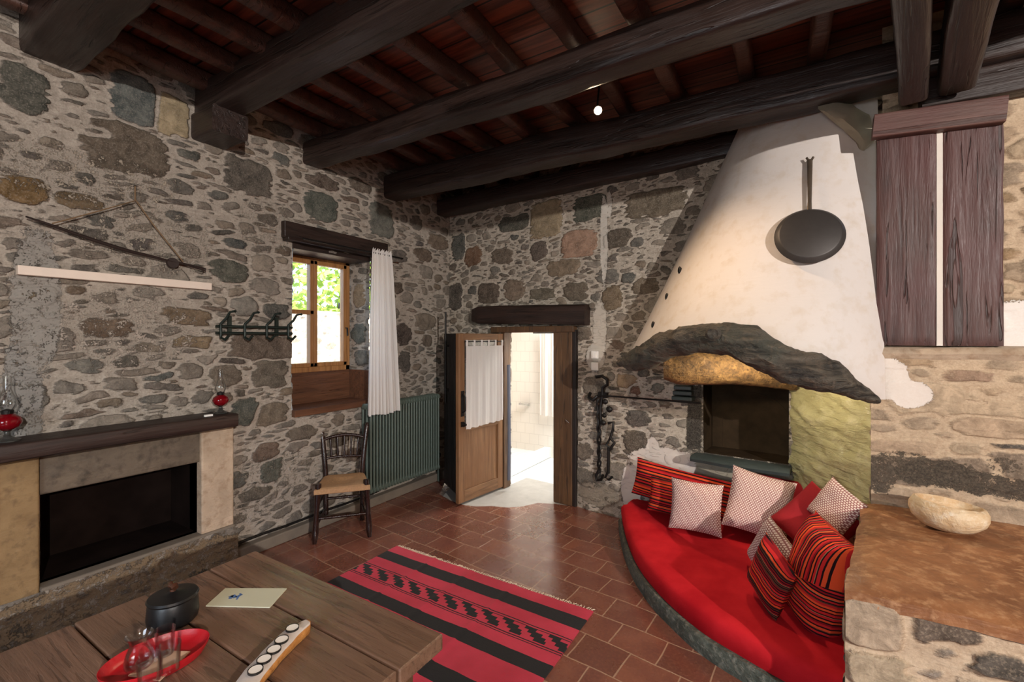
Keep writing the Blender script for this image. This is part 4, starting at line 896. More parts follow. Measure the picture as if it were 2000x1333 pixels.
for i, (p, f, zc, rh, px) in enumerate(st_):
    t = (st_[min(i+1, len(st_)-1)][0]-st_[max(i-1, 0)][0]).normalized(); nn = Vector((t.y, -t.x, 0))
    if nn.dot(-p) < 0: nn = -nn
    dpth = max(rh*.85, .045); ring = []
    for k in range(28):
        a = 2*pi*k/28; q = Vector((p.x, p.y, zc))+nn*cos(a)*dpth+ZAX*sin(a)*rh
        d = 1+.20*mnoise.noise(q*6+Vector((0, 0, a*.3)))+.13*mnoise.noise(Vector((i*.18, cos(a)*3, sin(a)*3)))+.13*mnoise.noise(q*15)+.08*mnoise.noise(q*38)
        ring.append(Vector((p.x, p.y, zc))+(q-Vector((p.x, p.y, zc)))*d)
    rings.append(ring)
# densify lengthwise
R2 = []
for i in range(len(rings)-1):
    for s_ in range(3):
        t = s_/3; R2.append([rings[i][k].lerp(rings[i+1][k], t) for k in range(28)])
R2.append(rings[-1])
for j, r in enumerate(R2):
    for k in range(28):
        q = r[k]; r[k] = q+Vector((0, -1, .4)).normalized()*.008*mnoise.noise(Vector((j*.06, k*1.7, 3)))+Vector((0, -.5, 1))*.006*mnoise.noise(q*50)
mb.loft(R2); logo = thing('hearth_log', 'big bent charred log carrying the front of the white hood', 'log', base_log)
mb.build('trunk', M['log'], logo)
# knot
kp = dep(1393, 652, min(st_, key=lambda s: abs(s[4]-1393))[1]-.10)
MB().lathe([(0, -.03), (.035, -.02), (.045, 0), (.03, .015), (.012, .008), (0, .012)], 16).build('knot', M['log'], logo, local=True).matrix_local = Matrix.Translation(kp-base_log) @ Vector((0, -1, 0)).to_track_quat('Z', 'Y').to_matrix().to_4x4()
# hood
topc = [(-.36, 4.13, 0), (-.28, 3.70, 0), (.12, 3.60, 0), (.455, 3.70, 0)]
plan_h = [(-1.36, 4.18, 0), (-1.20, 3.48, 0), (-.60, 2.93, 0), (.12, 2.86, 0), (.452, 3.36, 0)]
HN = 64; HV = 60; ZT = 3.44
base_z = []
for i in range(HN+1):
    p = bez(plan_h, i/HN); f = p.dot(_F); px = 1000+FPX*p.dot(_R)/f; px = min(max(px, 1217), 1711)
    ya = interp(top_px, px); yb = interp(bot_px, px); base_z.append(CAMZ+(HZ-(ya*.6+yb*.4))/FPX*f)
mb = MB(); rows = []; rin = []
for j in range(HV+1):
    v = j/HV; row = []; ri = []
    for i in range(HN+1):
        u = i/HN; a = bez(plan_h, u); b = bez(topc, u); z = base_z[i]+(ZT-base_z[i])*v
        zz = (z-1.45)/(ZT-1.45); w = max(0, min(1, zz)); w2 = w**.92
        edge = abs(u-.5)*2
        p = a.lerp(b, w2)
        p.x += .012*mnoise.noise(Vector((u*3, z*1.5, 0)))*(1-edge); p.y += .02*mnoise.noise(Vector((u*4, z*2, 4)))*(1-edge**4)
        if i == 0: p = Vector((p.x+.014*mnoise.noise(Vector((z*14, 0, 8))), 4.2, 0)); p.y = bw(sb(p), 0).y+.03
        row.append(Vector((p.x, p.y, z))); 
        c = Vector((.2, 4.0, 0)); ri.append(Vector((p.x, p.y, z))+(c-p).normalized()*.07)
    rows.append(row); rin.append(ri)
mb.loft(rows, False, False); mb.loft([r[::-1] for r in rin], False, False); mb.loft([rows[0], rin[0]], False, False)
hood = thing('chimney_hood', 'large white plastered cone-shaped chimney hood in the corner', 'chimney hood', (-.4, 3.4, 1.5)); mb.build('hood_shell', M['hood'], hood)
def on_hood(px, py):
    # nearest hood point along the pixel ray
    best = None; d = ray(px, py)
    for r in rows:
        for q in r:
            v_ = q-CAM; t = v_.dot(d)/d.dot(d); e = (CAM+d*t-q).length
            if best is None or e < best[0]: best = (e, t, q)
    return CAM+d*best[1]
for px, py in ((1276, 635), (1303, 580), (1328, 528)):
    q = on_hood(px, py); b = MB(); b.lathe([(0, -.01), (.020, -.01), (.030, .006), (.022, .012), (0, .006)], 16, sy=.55)
    o = b.build('vent_hole', M['iron'], hood, local=True); o.matrix_local = Matrix.Translation(q-Vector(hood['_b'])) @ Vector((-.75, -.66, .1)).to_track_quat('Z', 'Y').to_matrix().to_4x4() @ Matrix.Rotation(pi/2, 4, 'Z')
# rough plaster lump and stone at the top right of the hood
mb = MB(); pts = [(1612, 205, .05), (1640, 215, .09), (1668, 240, .09), (1688, 270, .06), (1684, 292, .02)]
rr = []
for px, py, r in pts:
    c = dep(px, py, 2.84); rr.append([c+Vector((cos(a)*r*.8, sin(a)*r*.5, sin(a)*r*.9))*(1+.5*mnoise.noise(Vector((cos(a)*1.6, sin(a)*1.6+px*.05, 1)))) for a in [2*pi*k/14 for k in range(14)]])
R2 = []
for i in range(len(rr)-1):
    for s_ in range(5): R2.append([rr[i][k].lerp(rr[i+1][k], s_/5)+Vector((0, -1, 0))*.02*mnoise.noise(rr[i][k].lerp(rr[i+1][k], s_/5)*12) for k in range(14)])
mb.loft(R2); mb.build('rough_mortar', M['grey_plaster'], hood)
# pan
c = on_hood(1579, 465); c2 = on_hood(1580, 350); up = (c2-c).normalized(); nrm = (-up.cross(Vector((1, .1, 0)))).normalized()
if nrm.y > 0: nrm = -nrm
f_ = c.dot(_F); rp = 59/FPX*f_
c = c+nrm*.015
up2 = (up-nrm*up.dot(nrm)).normalized(); rt = up2.cross(nrm)
pn = thing('frying_pan', 'round dark iron frying pan hanging by its handle on the white hood', 'pan', c+nrm*.01)
Mx = Matrix((rt, up2, nrm)).transposed().to_4x4()
b = MB().lathe([(0, .034), (rp*.84, .034), (rp*.88, .030), (rp, .002), (rp*.985, -.002), (rp*.85, .026), (0, .028)], 48); b.build('pan_body', M['pan'], pn, local=True).matrix_local = Mx
b = MB().tube([(0, rp*.95, .008), (0, rp*1.25, .012), (0, rp*2.9, .012)], [.013, .011, .015], 10, flat=.5); b.tube([(-.008, rp*2.88, .012), (-.018, rp*3.0, .012)], .007, 8).tube([(.008, rp*2.88, .012), (.018, rp*3.0, .012)], .007, 8)
b.build('handle', M['panhandle'], pn, local=True).matrix_local = Mx
# ------------------------------------------------------------ ironwork on the back wall
rz = onb(1185, 776, .09)
e1 = onb(1368, 788, .16)
mb = MB().tube([onb(1166, 773, .07), onb(1200, 775, .09), onb(1290, 782, .13), e1], .008, 8)
tag(mb.build('crane_rod', M['iron'], base=rz), 'thin horizontal iron rod running from the wall hook to the hearth niche', 'rod')
def wpt(px, py, d=.06): return onb(px, py, d)
mb = MB(); mb.tube([wpt(1164, 737), wpt(1176, 735), wpt(1186, 742), wpt(1186, 752), wpt(1177, 758), wpt(1176, 775), wpt(1172, 800), wpt(1174, 830)], .016, 8)
mb.tube([wpt(1153, 768, .05), wpt(1150, 777, .09), wpt(1158, 782, .10), wpt(1166, 775, .07)], .016, 8); mb.box(wpt(1178, 772, .05), (.09, .04, .05), R3)
IR = thing('pot_crane', 'wrought iron pot hanger with hooks and long twisted bar on the back wall', 'pot hanger', wpt(1175, 800, .0)); mb.build('bracket', M['iron'], IR)
def twist(a, b, n=30, r=.009, amp=.006):
    return [a.lerp(b, i/n)+BE*cos(i*1.3)*amp+BN*sin(i*1.3)*amp for i in range(n+1)]
mb = MB().tube(twist(wpt(1167, 780), wpt(1169, 925)), .012, 6).tube(twist(wpt(1172, 830), wpt(1172, 925)), .010, 6); mb.build('twisted_bar', M['iron'], IR)
mb = MB().tube([wpt(1171, 915), wpt(1164, 930), wpt(1166, 939), wpt(1174, 938), wpt(1178, 928)], .013, 8); mb.build('hook', M['iron'], IR)
mb = MB()
for k, (px, py, r) in enumerate([(1182, 785, .030), (1190, 800, .034), (1180, 812, .026), (1178, 826, .03)]): mb.lathe([(0, -r), (r*.8, -r*.5), (r, 0), (r*.8, r*.5), (0, r)], 10, wpt(px, py, .07), 1, .6)
mb.build('iron_boss', M['iron'], IR)
I2 = thing('iron_hook', 'shorter black iron chain and hook hanging right of the pot hanger', 'hook', wpt(1195, 880, 0))
mb = MB().tube([wpt(1188, 827), wpt(1198, 825), wpt(1197, 840), wpt(1192, 856), wpt(1200, 866), wpt(1190, 880)], .014, 8).tube([wpt(1192, 856), wpt(1184, 870), wpt(1196, 878)], .012, 8); mb.build('link_ring', M['iron'], I2)
mb = MB().tube([wpt(1189, 875), wpt(1188, 925)], .015, 8).tube([wpt(1188, 920), wpt(1182, 934), wpt(1189, 938), wpt(1196, 932)], .012, 8); mb.build('hook_bar', M['iron'], I2)
# light switches
for px, py, lab in ((1162, 693.5, 'upper white square light switch on the wall right of the doorway'), (1162, 716, 'lower white square light switch on the wall right of the doorway')):
    p = onb(px, py, .03); t_ = thing('light_switch', lab, 'switch', p, group='light switches')
    MB().box(p, (.075, .02, .075), R3).build('cover_plate', M['white_plastic'], t_, bevel=.004); MB().box(p+BN*.012, (.035, .008, .05), R3).build('rocker', M['white_plastic'], t_, bevel=.002)
p = onb(1157, 597, .02); tag(MB().lathe([(0, 0), (.026, 0), (.03, .01), (.0, .012)], 20).build('junction_cap', M['cement'], base=(0, 0, 0), local=True), 'small round grey junction cap at the right end of the door lintel', 'cap')
o = bpy.data.objects['junction_cap']; o.matrix_world = Matrix.Translation(p) @ BN.to_track_quat('Z', 'Y').to_matrix().to_4x4()
# ------------------------------------------------------------ spotlight on the ceiling
lp = Vector((-1.12, 2.97, 3.28)); lp = dep(1168, 216, 3.12)
sl = thing('spotlight', 'small lit ceiling spotlight between the two wavy beams', 'spotlight', lp)
dirl = (CAM+Vector((.25, 0, -.4))-lp).normalized(); Q = dirl.to_track_quat('Z', 'Y').to_matrix().to_4x4()
MB().lathe([(.0, -.085), (.02, -.085), (.026, -.07), (.030, .0), (.027, .0), (.024, -.02), (.0, -.02)], 24).build('lamp_housing', M['iron'], sl, local=True).matrix_local = Q
MB().lathe([(0, -.016), (.022, -.014), (.024, .004), (.012, .014), (0, .016)], 20).build('bulb', M['bulb'], sl, local=True).matrix_local = Q
MB().tube([lp-dirl*.06, lp-dirl*.06+Vector((0, 0, .05)), lp+Vector((.0, .03, .20))], .007, 8).build('bracket_arm', M['iron'], sl)
ks = thing('spotlight', 'ceiling spotlight behind the viewer that lights the hood', 'spotlight', KEY-Vector((-.6, .6, -.4))*.12)
MB().lathe([(0, -.1), (.03, -.1), (.04, 0), (.034, 0), (0, -.05)], 20).build('lamp_housing', M['iron'], ks, local=True).matrix_local = (Vector((-.15, 3.4, 1.4))-KEY).normalized().to_track_quat('Z', 'Y').to_matrix().to_4x4()
# ------------------------------------------------------------ curtain at the window
A, B_ = onx(727, 492, LX+.20), onx(765, 492, LX+.20); zt = A.z; zb_ = onx(752, 808, LX+.20).z
yb0, yb1 = onx(719, 800, LX+.20).y, onx(781, 800, LX+.20).y
WC = thing('window_curtain', 'long white gathered curtain hanging at the right side of the window', 'curtain', (LX+.20, (yb0+yb1)/2, zt))
mb = MB(); rings = []; nu = 120
for i in range(41):
    t = i/40; y0 = A.y+(yb0-A.y)*min(1, t**.6); y1 = B_.y+(yb1-B_.y)*(t**.8); r = []
    for k in range(nu+1):
        u = k/nu; am = .014+.016*t; w = am*(sin(2*pi*9*u)+.5*sin(2*pi*4.3*u+1.5+t))*(1 if t > .03 else .7)
        r.append((LX+.20+w, y0+(y1-y0)*u, zt+.03+.012*sin(2*pi*9*u)*(1-t)**6+(zb_-zt-.03)*t+.008*sin(u*9)*t))
    rings.append(r)
mb.loft(rings, False, False); mb.build('cloth', M['curtain'], WC)
mb = MB().tube([(LX+.19, winU0-.02, zt-.005), (LX+.19, onx(785, 497, LX+.19).y, zt-.005)], .009, 8); mb.lathe([(0, 0), (.012, .004), (.016, .012), (.01, .02), (0, .024)], 10, (LX+.19, onx(785, 497, LX+.19).y, zt-.018))
tag(mb.build('curtain_rod', M['iron'], base=(LX+.19, 3, zt)), 'dark iron curtain rod under the window lintel', 'curtain rod')
# ------------------------------------------------------------ radiator
ry0, ry1 = onx(722, 900, LX+.16).y, onx(859, 850, LX+.16).y; rz0, rz1 = .17, 1.055; NR = 26
RA = thing('radiator', 'green many-columned iron radiator on the wall below the white curtain', 'radiator', (LX+.10, (ry0+ry1)/2, rz0))
for i in range(NR):
    y = ry0+(ry1-ry0)*(i+.5)/NR; w = (ry1-ry0)/NR*.42; mb = MB()
    for dx in (.155, .10, .045): mb.tube([(LX+dx, y, rz0+.02), (LX+dx, y, rz0+.06), (LX+dx, y, rz1-.06), (LX+dx, y, rz1-.02)], [w*.7, w*.75, w*.75, w*.7], 8)
    for z in (rz0+.035, rz1-.035): mb.tube([(LX+.03, y, z), (LX+.05, y, z), (LX+.155, y, z), (LX+.172, y, z)], [w*.8, w*1.15, w*1.15, w*.7], 8, flat=1.6)
    mb.build('column', M['radiator'], RA)
MB().tube([(LX+.10, ry0, rz0+.035), (LX+.10, ry1+.03, rz0+.035), (LX+.10, ry1+.05, rz0), (LX+.10, ry1+.05, .01)], .014, 8).build('feed_pipe', M['radiator'], RA)
MB().tube([(LX+.10, ry0, rz1-.035), (LX+.10, ry1, rz1-.035)], .016, 8).build('top_tube', M['radiator'], RA)
# ------------------------------------------------------------ chair
FLp, FRp = onz(605, 1059, 0), onz(714, 1045, 0); RLp, RRp = onz(636, 1022, 0), onz(698, 1014, 0)
cen = (FLp+FRp)/2; cdx = (FRp-FLp).normalized(); cdy = Vector((-cdx.y, cdx.x, 0)); cw = (FRp-FLp).length
cdep = .36; cpos = cen+cdy*cdep/2
if cpos.x < LX+.29: cpos.x = LX+.29
CH = thing('chair', 'dark turned-wood taverna chair with a woven rush seat under the window', 'chair', (cpos.x, cpos.y, 0), (0, 0, math.atan2(cdx.y, cdx.x)))
hw = cw/2-.02; hd = cdep/2; bwid = hw*.78; SH = .45
def loc(mb, name, mat, **k): return mb.build(name, mat, CH, local=True, **k)
def turned(a, b, r, n=22, seed=0):
    a = Vector(a); b = Vector(b); pts = [a.lerp(b, i/n) for i in range(n+1)]; rs = []
    for i in range(n+1):
        t = i/n; rs.append(r*(1+.12*sin(t*9+seed))*(1 if t > .12 else .7+.3*t/.12))
    return pts, rs
for sx_ in (-1, 1):
    p_, r_ = turned((sx_*(hw+.015), -hd-.01, 0), (sx_*hw*.94, -hd+.01, SH+.035), .023); loc(MB().tube(p_, r_, 12), 'leg', M['chair'])
    pts = [(sx_*(bwid+.0), hd+.03, 0), (sx_*(bwid), hd+.005, SH*.6), (sx_*bwid, hd, SH), (sx_*(bwid+.02), hd+.03, .68), (sx_*(bwid+.045), hd+.07, .90)]
    loc(MB().tube(smooth_poly(pts, 20), [.022]*19+[.02, .012], 12), 'leg', M['chair'])
rail = [((-hw, -hd, .20), (hw, -hd, .20), .012), ((-hw, -hd, .30), (-bwid, hd, .30), .011), ((hw, -hd, .30), (bwid, hd, .30), .011), ((-hw, -hd, .15), (-bwid, hd, .15), .011), ((hw, -hd, .15), (bwid, hd, .15), .011), ((-bwid, hd, .24), (bwid, hd, .24), .011), ((-bwid, hd, .34), (bwid, hd, .34), .010)]
for a, b, r in rail: loc(MB().tube([a, b], r, 10), 'stretcher', M['chair'])
mb = MB(); n = 22; top = []; 
for j in range(n+1):
    v = j/n*2-1; row = []
    for i in range(n+1):
        u = i/n*2-1; hwv = (hw+.02)*(1-(v+1)/2)+(bwid+.015)*((v+1)/2); k = max(abs(u), abs(v)); z = SH+.012-.028*(1-u*u)*(1-v*v)-.02*max(0, (k-.85)/.15)**2+.0035*sin((abs(u)+0 if abs(u) > abs(v) else abs(v))*60)
        row.append((u*hwv, v*(hd+.022), z))
    top.append(row)
fl_ = [q for r in top for q in r]; W_ = n+1; mb.add(fl_, [(j*W_+i, j*W_+i+1, (j+1)*W_+i+1, (j+1)*W_+i) for j in range(n) for i in range(n)], True)
per = [top[0][i] for i in range(W_)]+[top[j][-1] for j in range(1, n+1)]+[top[-1][i] for i in range(n-1, -1, -1)]+[top[j][0] for j in range(n-1, 0, -1)]
mb.loft([per, [(x*1.0, y*1.0, z-.035) for x, y, z in per], [(x*.93, y*.93, z-.042) for x, y, z in per]], False, True); loc(mb, 'seat', M['rush'])
def arc(z, rise, w_, y_): return [(-w_+2*w_*i/12, y_+.012*(1-(i/6-1)**2), z+rise*(1-(i/6-1)**2)) for i in range(13)]
loc(MB().tube(arc(.765, .035, bwid+.028, hd+.045), .014, 10), 'crest_rail', M['chair']); loc(MB().tube(arc(.60, .008, bwid+.01, hd+.018), .011, 10), 'back_rail', M['chair'])
for k in range(5):
    u = (k-2)/2.6; x = u*bwid; yb_ = hd+.028; yt = hd+.055
    loc(MB().tube([(x*.9, yb_, .60), (x*.93, yb_+.008, .64), (x*.96, (yb_+yt)/2, .70), (x, yt-.004, .76), (x, yt, .795-.02*u*u*1.5)], [.006, .010, .006, .010, .006], 8), 'spindle', M['chair'])
# ------------------------------------------------------------ coat rack
cr0, cr1 = onx(421, 640, LX+.04).y, onx(570, 640, LX+.04).y; cz0, cz1 = onx(440, 651, LX+.04).z, onx(440, 638, LX+.04).z
CR = thing('coat_rack', 'dark green iron coat rack with hooks on the wall left of the window', 'coat rack', (LX+.04, (cr0+cr1)/2, (cz0+cz1)/2))
for z in (cz0, cz1): MB().tube([(LX+.045, cr0, z), (LX+.045, cr1, z)], .011, 10).build('bar', M['greeniron'], CR)
for k, px in enumerate((430, 477, 520, 562)):
    y = onx(px, 645, LX+.05).y
    MB().tube([(LX+.06, y-.0, cz0-.0), (LX+.06, y, cz0-.035), (LX+.10, y+.01, cz0-.05), (LX+.13, y+.02, cz0-.02)], .010, 8).tube([(LX+.06, y, cz0-.02), (LX+.06, y, cz1+.02), (LX+.10, y+.02, cz1+.06), (LX+.13, y+.03, cz1+.105), (LX+.16, y+.045, cz1+.11)], [.010, .010, .010, .009, .009], 8).lathe([(0, -.012), (.012, 0), (0, .012)], 8, (LX+.16, y+.05, cz1+.11)).build('hook', M['greeniron'], CR)
for px in (449, 541):
    y = onx(px, 645, LX+.04).y; MB().box((LX+.035, y, (cz0+cz1)/2+.03), (.014, .026, .15)).tube([(LX-.02, y, cz1+.07), (LX+.045, y, cz1+.07)], .012, 10).build('wall_plate', M['greeniron'], CR)
# ------------------------------------------------------------ old bow scale on the wall
ow = lambda px, py, d=.05: onx(px, py, LX+d)
BS = thing('carding_bow', 'long thin dark wooden bow hanging from a cord high on the left wall', 'bow', ow(265, 440))
bp_ = [ow(50, 423), ow(100, 440), ow(180, 468), ow(250, 490), ow(300, 502), ow(330, 510), ow(360, 517), ow(402, 530)]
MB().tube(smooth_poly(bp_, 40), [.006+.008*sin(pi*min(1, i/34)) for i in range(41)], 8, flat=.8).build('shaft', M['bowwood'], BS)
o = MB().lathe([(0, -.012), (.034, -.012), (.036, 0), (.034, .012), (0, .012)], 24).build('disc', M['bowwood'], BS, local=True); o.matrix_local = Matrix.Translation(ow(337, 514, .045)-Vector(BS['_b'])) @ Matrix.Rotation(pi/2, 4, 'Y') @ Matrix.Scale(1, 4)
MB().tube([ow(345, 512, .05), ow(372, 518, .05), ow(402, 526, .05)], .006, 6).build('fork_prong', M['bowwood'], BS)
MB().tube([ow(102, 437, .05), ow(180, 416, .048), ow(262, 393, .045), ow(265, 391, .045), ow(300, 440, .045), ow(358, 512, .05)], .004, 6).tube([ow(264, 393, .045), ow(264, 364, .04)], .0045, 6).build('cord', M['cord'], BS)
tag(MB().tube([ow(264, 362, -.02), ow(264, 366, .04)], .007, 8).build('nail', M['iron'], base=ow(264, 366)), 'iron nail holding the cord of the bow', 'nail')
# pale strip
s0, s1 = onx(34, 527, LX+.03), onx(413, 556, LX+.03); zc = s0.z
b = MB().box((LX+.015, (s0.y+s1.y)/2, zc), (.05, s1.y-s0.y, .052)); tag(b.build('trim_5', M['plaster_strip'], base=(LX, (s0.y+s1.y)/2, zc), bevel=.004), kind='structure')
# ------------------------------------------------------------ left fireplace
FP = thing('stone_fireplace', 'low stone fireplace with dark firebox and thick wooden mantel on the left wall', 'fireplace', (LX, 1.2, 0))
FX = LX+.07
pr0, pr1 = onx(397, 950, FX).y, onx(457, 950, FX).y; pl1 = onx(78, 1050, FX).y; mz = 1.06
def block(name, lo, hi, mat, seed, par=FP):
    mb = MB(); c = [(a+b)/2 for a, b in zip(lo, hi)]; mb.box(c, [b-a for a, b in zip(lo, hi)]); o = mb.build(name, mat, par, bevel=.012, seg=3); return o
block('pillar', (LX-.12, pr0-.01, .28), (FX, pr1, mz), M['pillar_stone'], 1); block('pillar', (LX-.12, pl1-.42, .0), (FX+.0, pl1, mz), M['ochre_block'], 2)
block('stone_lintel', (LX-.05, pl1, fireZ1-.005), (FX-.03, pr0, mz), M['grey_lintel'], 3)
rubble_panel('base_masonry', (FX+.02, 0, 0), YAX, XAX, pl1-.6, pr1+.02, 0, .285, M['rubble_l'], 91, (), (), [(1.1, .1, 1.2, .22, srgb(112, 92, 66), .56)], parent=FP, res=.012)
block('hearth_slab', (LX-.05, pl1-.0, .27), (FX+.02, pr1, .30), M['cement'], 4)
mb = MB(); d_ = .42
mb.box((LX-d_, (pl1+pr0)/2, .6), (.02, pr0-pl1+.1, .7)); mb.box((LX-d_/2, pl1-.01, .6), (d_, .02, .7)); mb.box((LX-d_/2, pr0+.0, .6), (d_, .02, .7)); mb.box((LX-d_/2, (pl1+pr0)/2, .29), (d_, pr0-pl1+.1, .02)); mb.box((LX-d_/2, (pl1+pr0)/2, .86), (d_, pr0-pl1+.1, .04))
mb.build('firebox', M['soot_dark'], FP)
m1 = onx(463, 825, LX+.22).y
timber('mantel', (LX+.07, -.35, 1.105), (LX+.07, m1, 1.105), .34, .095, M['mantel'], 321, parent=FP, wob=.004, n=50, rnd=.16)
bpy.data.objects['mantel'].data.materials[0] = M['lintel']
# ------------------------------------------------------------ oil lamps
def oil_lamp(p, label, s=1.0):
    t_ = thing('oil_lamp', label, 'oil lamp', p, group='red glass oil lamps on the mantel'); k = s
    MB().lathe([(0, 0), (.050*k, 0), (.052*k, .006*k), (.030*k, .016*k), (.014*k, .028*k), (.012*k, .05*k), (.02*k, .058*k)], 24).build('foot', M['glass_thick'], t_, local=True)
    MB().lathe([(.0, .056*k), (.02*k, .058*k), (.046*k, .075*k), (.058*k, .10*k), (.05*k, .125*k), (.024*k, .145*k), (.0, .147*k)], 24).build('oil_bowl', M['redlamp'], t_, local=True)
    MB().lathe([(.0, .145*k), (.024*k, .145*k), (.026*k, .162*k), (.016*k, .166*k), (0, .172*k)], 20).box((.03*k, 0, .154*k), (.02*k, .004, .012*k)).build('burner', M['iron'], t_, local=True)
    MB().lathe([(.024*k, .160*k), (.036*k, .185*k), (.040*k, .205*k), (.030*k, .235*k), (.017*k, .275*k), (.016*k, .345*k), (.014*k, .345*k), (.015*k, .275*k), (.028*k, .235*k), (.038*k, .205*k), (.034*k, .185*k), (.022*k, .162*k)], 24, caps=False).build('chimney_glass', M['glass'], t_, local=True)
    return t_
m = NT('lamp_red_glass'); M['redlamp'] = m.out(srgb(128, 10, 22), .08, Transmission_Weight=.3, IOR=1.3, Coat_Weight=.5)
m = NT('dark_glass_foot'); M['glass_thick'] = m.out(srgb(120, 120, 116), .06, Transmission_Weight=.8, IOR=1.4)
MT = 1.153
q = onx(431, 815, LX+.12); oil_lamp((LX+.12, q.y, MT), 'oil lamp with red glass bowl at the right end of the mantel', .92)
q = onx(14, 846, LX+.12); oil_lamp((LX+.12, q.y, MT), 'oil lamp with red glass bowl at the left edge of the picture', 1.0)
q = onz(406, 813, MT+.006); tag(MB().box((LX+.19, onx(407, 815, LX+.19).y, MT+.006), (.018, .05, .012)).build('matchbox', M['white_plastic'], base=(LX+.19, q.y, MT)), 'tiny white matchbox lying at the front edge of the mantel', 'matchbox')
# ------------------------------------------------------------ table
TZ = .75; tx0, tx1, ty1 = -2.04, -.955, 1.13; tw = .052
TB = thing('table', 'big rustic wooden plank table in the foreground', 'table', ((tx0+tx1)/2, .3, 0))
seams = [ty1, onz(500, 1160, TZ).y, onz(400, 1224, TZ).y, onz(230, 1277, TZ).y, .32, .13, -.06, -.26, -.48]
seams[1] = .935; seams[2] = .725; seams[3] = .52
rr = random.Random(2)
for i in range(8):
    y1_, y0_ = seams[i], seams[i+1]; dx = [0, .035, .0, -.01, .02, 0, .01, 0][i]*0
    mb = MB(); mb.box(((tx0+tx1)/2+dx, (y0_+y1_)/2, TZ-tw/2), (tx1-tx0-(.0 if i else 0)-.01*(i % 2), y1_-y0_-.007, tw)); o = mb.build('plank', M['table'], TB, bevel=.006, seg=3)
    b_ = Vector(o['_b'])
for x in (tx0+.10, tx1-.10):
    for y in (ty1-.12, -.36):
        MB().box((x, y, (TZ-tw)/2), (.085, .085, TZ-tw)).build('leg', M['table_z'] if 'table_z' in M else M['jamb'], TB, bevel=.006)
for lo, hi in (((tx0+.14, ty1-.145, .60), (tx1-.14, ty1-.105, TZ-tw)), ((tx0+.14, -.38, .60), (tx1-.14, -.34, TZ-tw))): block('apron', lo, hi, M['table'], 0, TB)
for x in (tx0+.1, tx1-.1): block('apron', (x-.02, -.32, .60), (x+.02, ty1-.16, TZ-tw), M['jamb'], 0, TB)
# pot with lid
p = onz(338, 1215, TZ); prx = .062
PT = thing('lidded_pot', 'black glazed clay pot with a knobbed lid on the table', 'pot', (p.x, p.y, TZ))
MB().lathe([(0, 0), (.060, 0), (.070, .01), (.073, .03), (.070, .07), (.066, .082), (.060, .082), (.060, .02), (0, .015)], 40).build('pot_body', M['black_gloss'], PT, local=True)
MB().lathe([(.070, .080), (.073, .086), (.069, .092), (.04, .096), (.015, .100), (.008, .104), (0, .104)], 40).build('lid', M['black_gloss'], PT, local=True)
MB().tube([(-.0, 0, .102), (0, 0, .110)], .009, 12).tube([(-.018, 0, .116), (-.010, 0, .121), (0, 0, .119), (.010, 0, .122), (.018, 0, .118)], [.009, .011, .008, .011, .009], 12).build('lid_knob', M['knobwood'], PT, local=True)
# card
cn = [onz(a, b, TZ+.004) for a, b in ((402, 1184), (440, 1150), (560, 1150), (527, 1187))]; cc = sum(cn, Vector())/4
CDm = thing('card', 'cream folded card with a small blue mark lying on the table', 'card', (cc.x, cc.y, TZ))
MB().add([q+Vector((0, 0, -.003)) for q in cn]+[q+Vector((0, 0, .001)) for q in cn], [(3, 2, 1, 0), (4, 5, 6, 7), (0, 1, 5, 4), (1, 2, 6, 5), (2, 3, 7, 6), (3, 0, 4, 7)]).build('card_leaf', M['card'], CDm)
zi = TZ+.0058; zz = [onz(a, b, zi) for a, b in ((449, 1170.5), (454, 1163.5), (460, 1167.5), (473, 1161.5))]
mb = MB()
for a, b, w_ in ((zz[0], zz[1], .006), (zz[1], zz[2], .008), (zz[2], zz[3], .006)):
    d = (b-a).normalized(); s_ = Vector((-d.y, d.x, 0))*w_; mb.add([a-s_, a+s_, b+s_*.8, b-s_*.8], [(0, 1, 2, 3)])
for a, b in (((446, 1167), (452, 1165)), ((462, 1172), (466, 1166)), ((468, 1160), (473, 1163))):
    a, b = onz(*a, zi), onz(*b, zi); d = (b-a).normalized(); s_ = Vector((-d.y, d.x, 0))*.003; mb.add([a-s_, a+s_, b+s_, b-s_], [(0, 1, 2, 3)])
mb.build('blue_mark', M['blueink'], CDm)
# tray with glasses
tp1, tp2 = onz(305, 1286, TZ+.02), None; tc = onz(306, 1290, TZ+.012); TR = thing('tray', 'oval red tray holding glasses and a napkin on the table', 'tray', (tc.x, tc.y, TZ))
ang = math.atan2(onz(405, 1250, TZ).y-onz(215, 1325, TZ).y, onz(405, 1250, TZ).x-onz(215, 1325, TZ).x)
trx = .128; try_ = .092
prof = [(0, .004), (.80, .004), (.88, .008), (.97, .024), (1.0, .032), (1.012, .032), (1.0, .024), (.90, .002), (.82, 0), (0, 0)]
o = MB().loft([[(r*trx*cos(a), r*try_*sin(a), z) for a in [2*pi*k/56 for k in range(56)]] for r, z in prof]).build('tray_dish', M['tray'], TR, local=True); o.rotation_euler = (0, 0, ang)
np_ = [onz(a, b, TZ+.008) for a, b in ((232, 1333), (372, 1272), (302, 1255), (165, 1310))]; np_ = [onz(a, b, TZ+.008) for a, b in ((372, 1275), (325, 1273), (250, 1322), (312, 1332))]
nc_ = sum(np_, Vector())/4; mb = MB().add(np_+[q+Vector((0, 0, .003)) for q in np_], [(3, 2, 1, 0), (4, 5, 6, 7), (0, 1, 5, 4), (1, 2, 6, 5), (2, 3, 7, 6), (3, 0, 4, 7)])
tag(mb.build('napkin', M['paper'], base=nc_), 'beige paper napkin lying in the red tray', 'napkin')
m = NT('tumbler_glass'); M['tumbler'] = m.out((1, 1, 1), .02, Transmission_Weight=1.0, IOR=1.35)
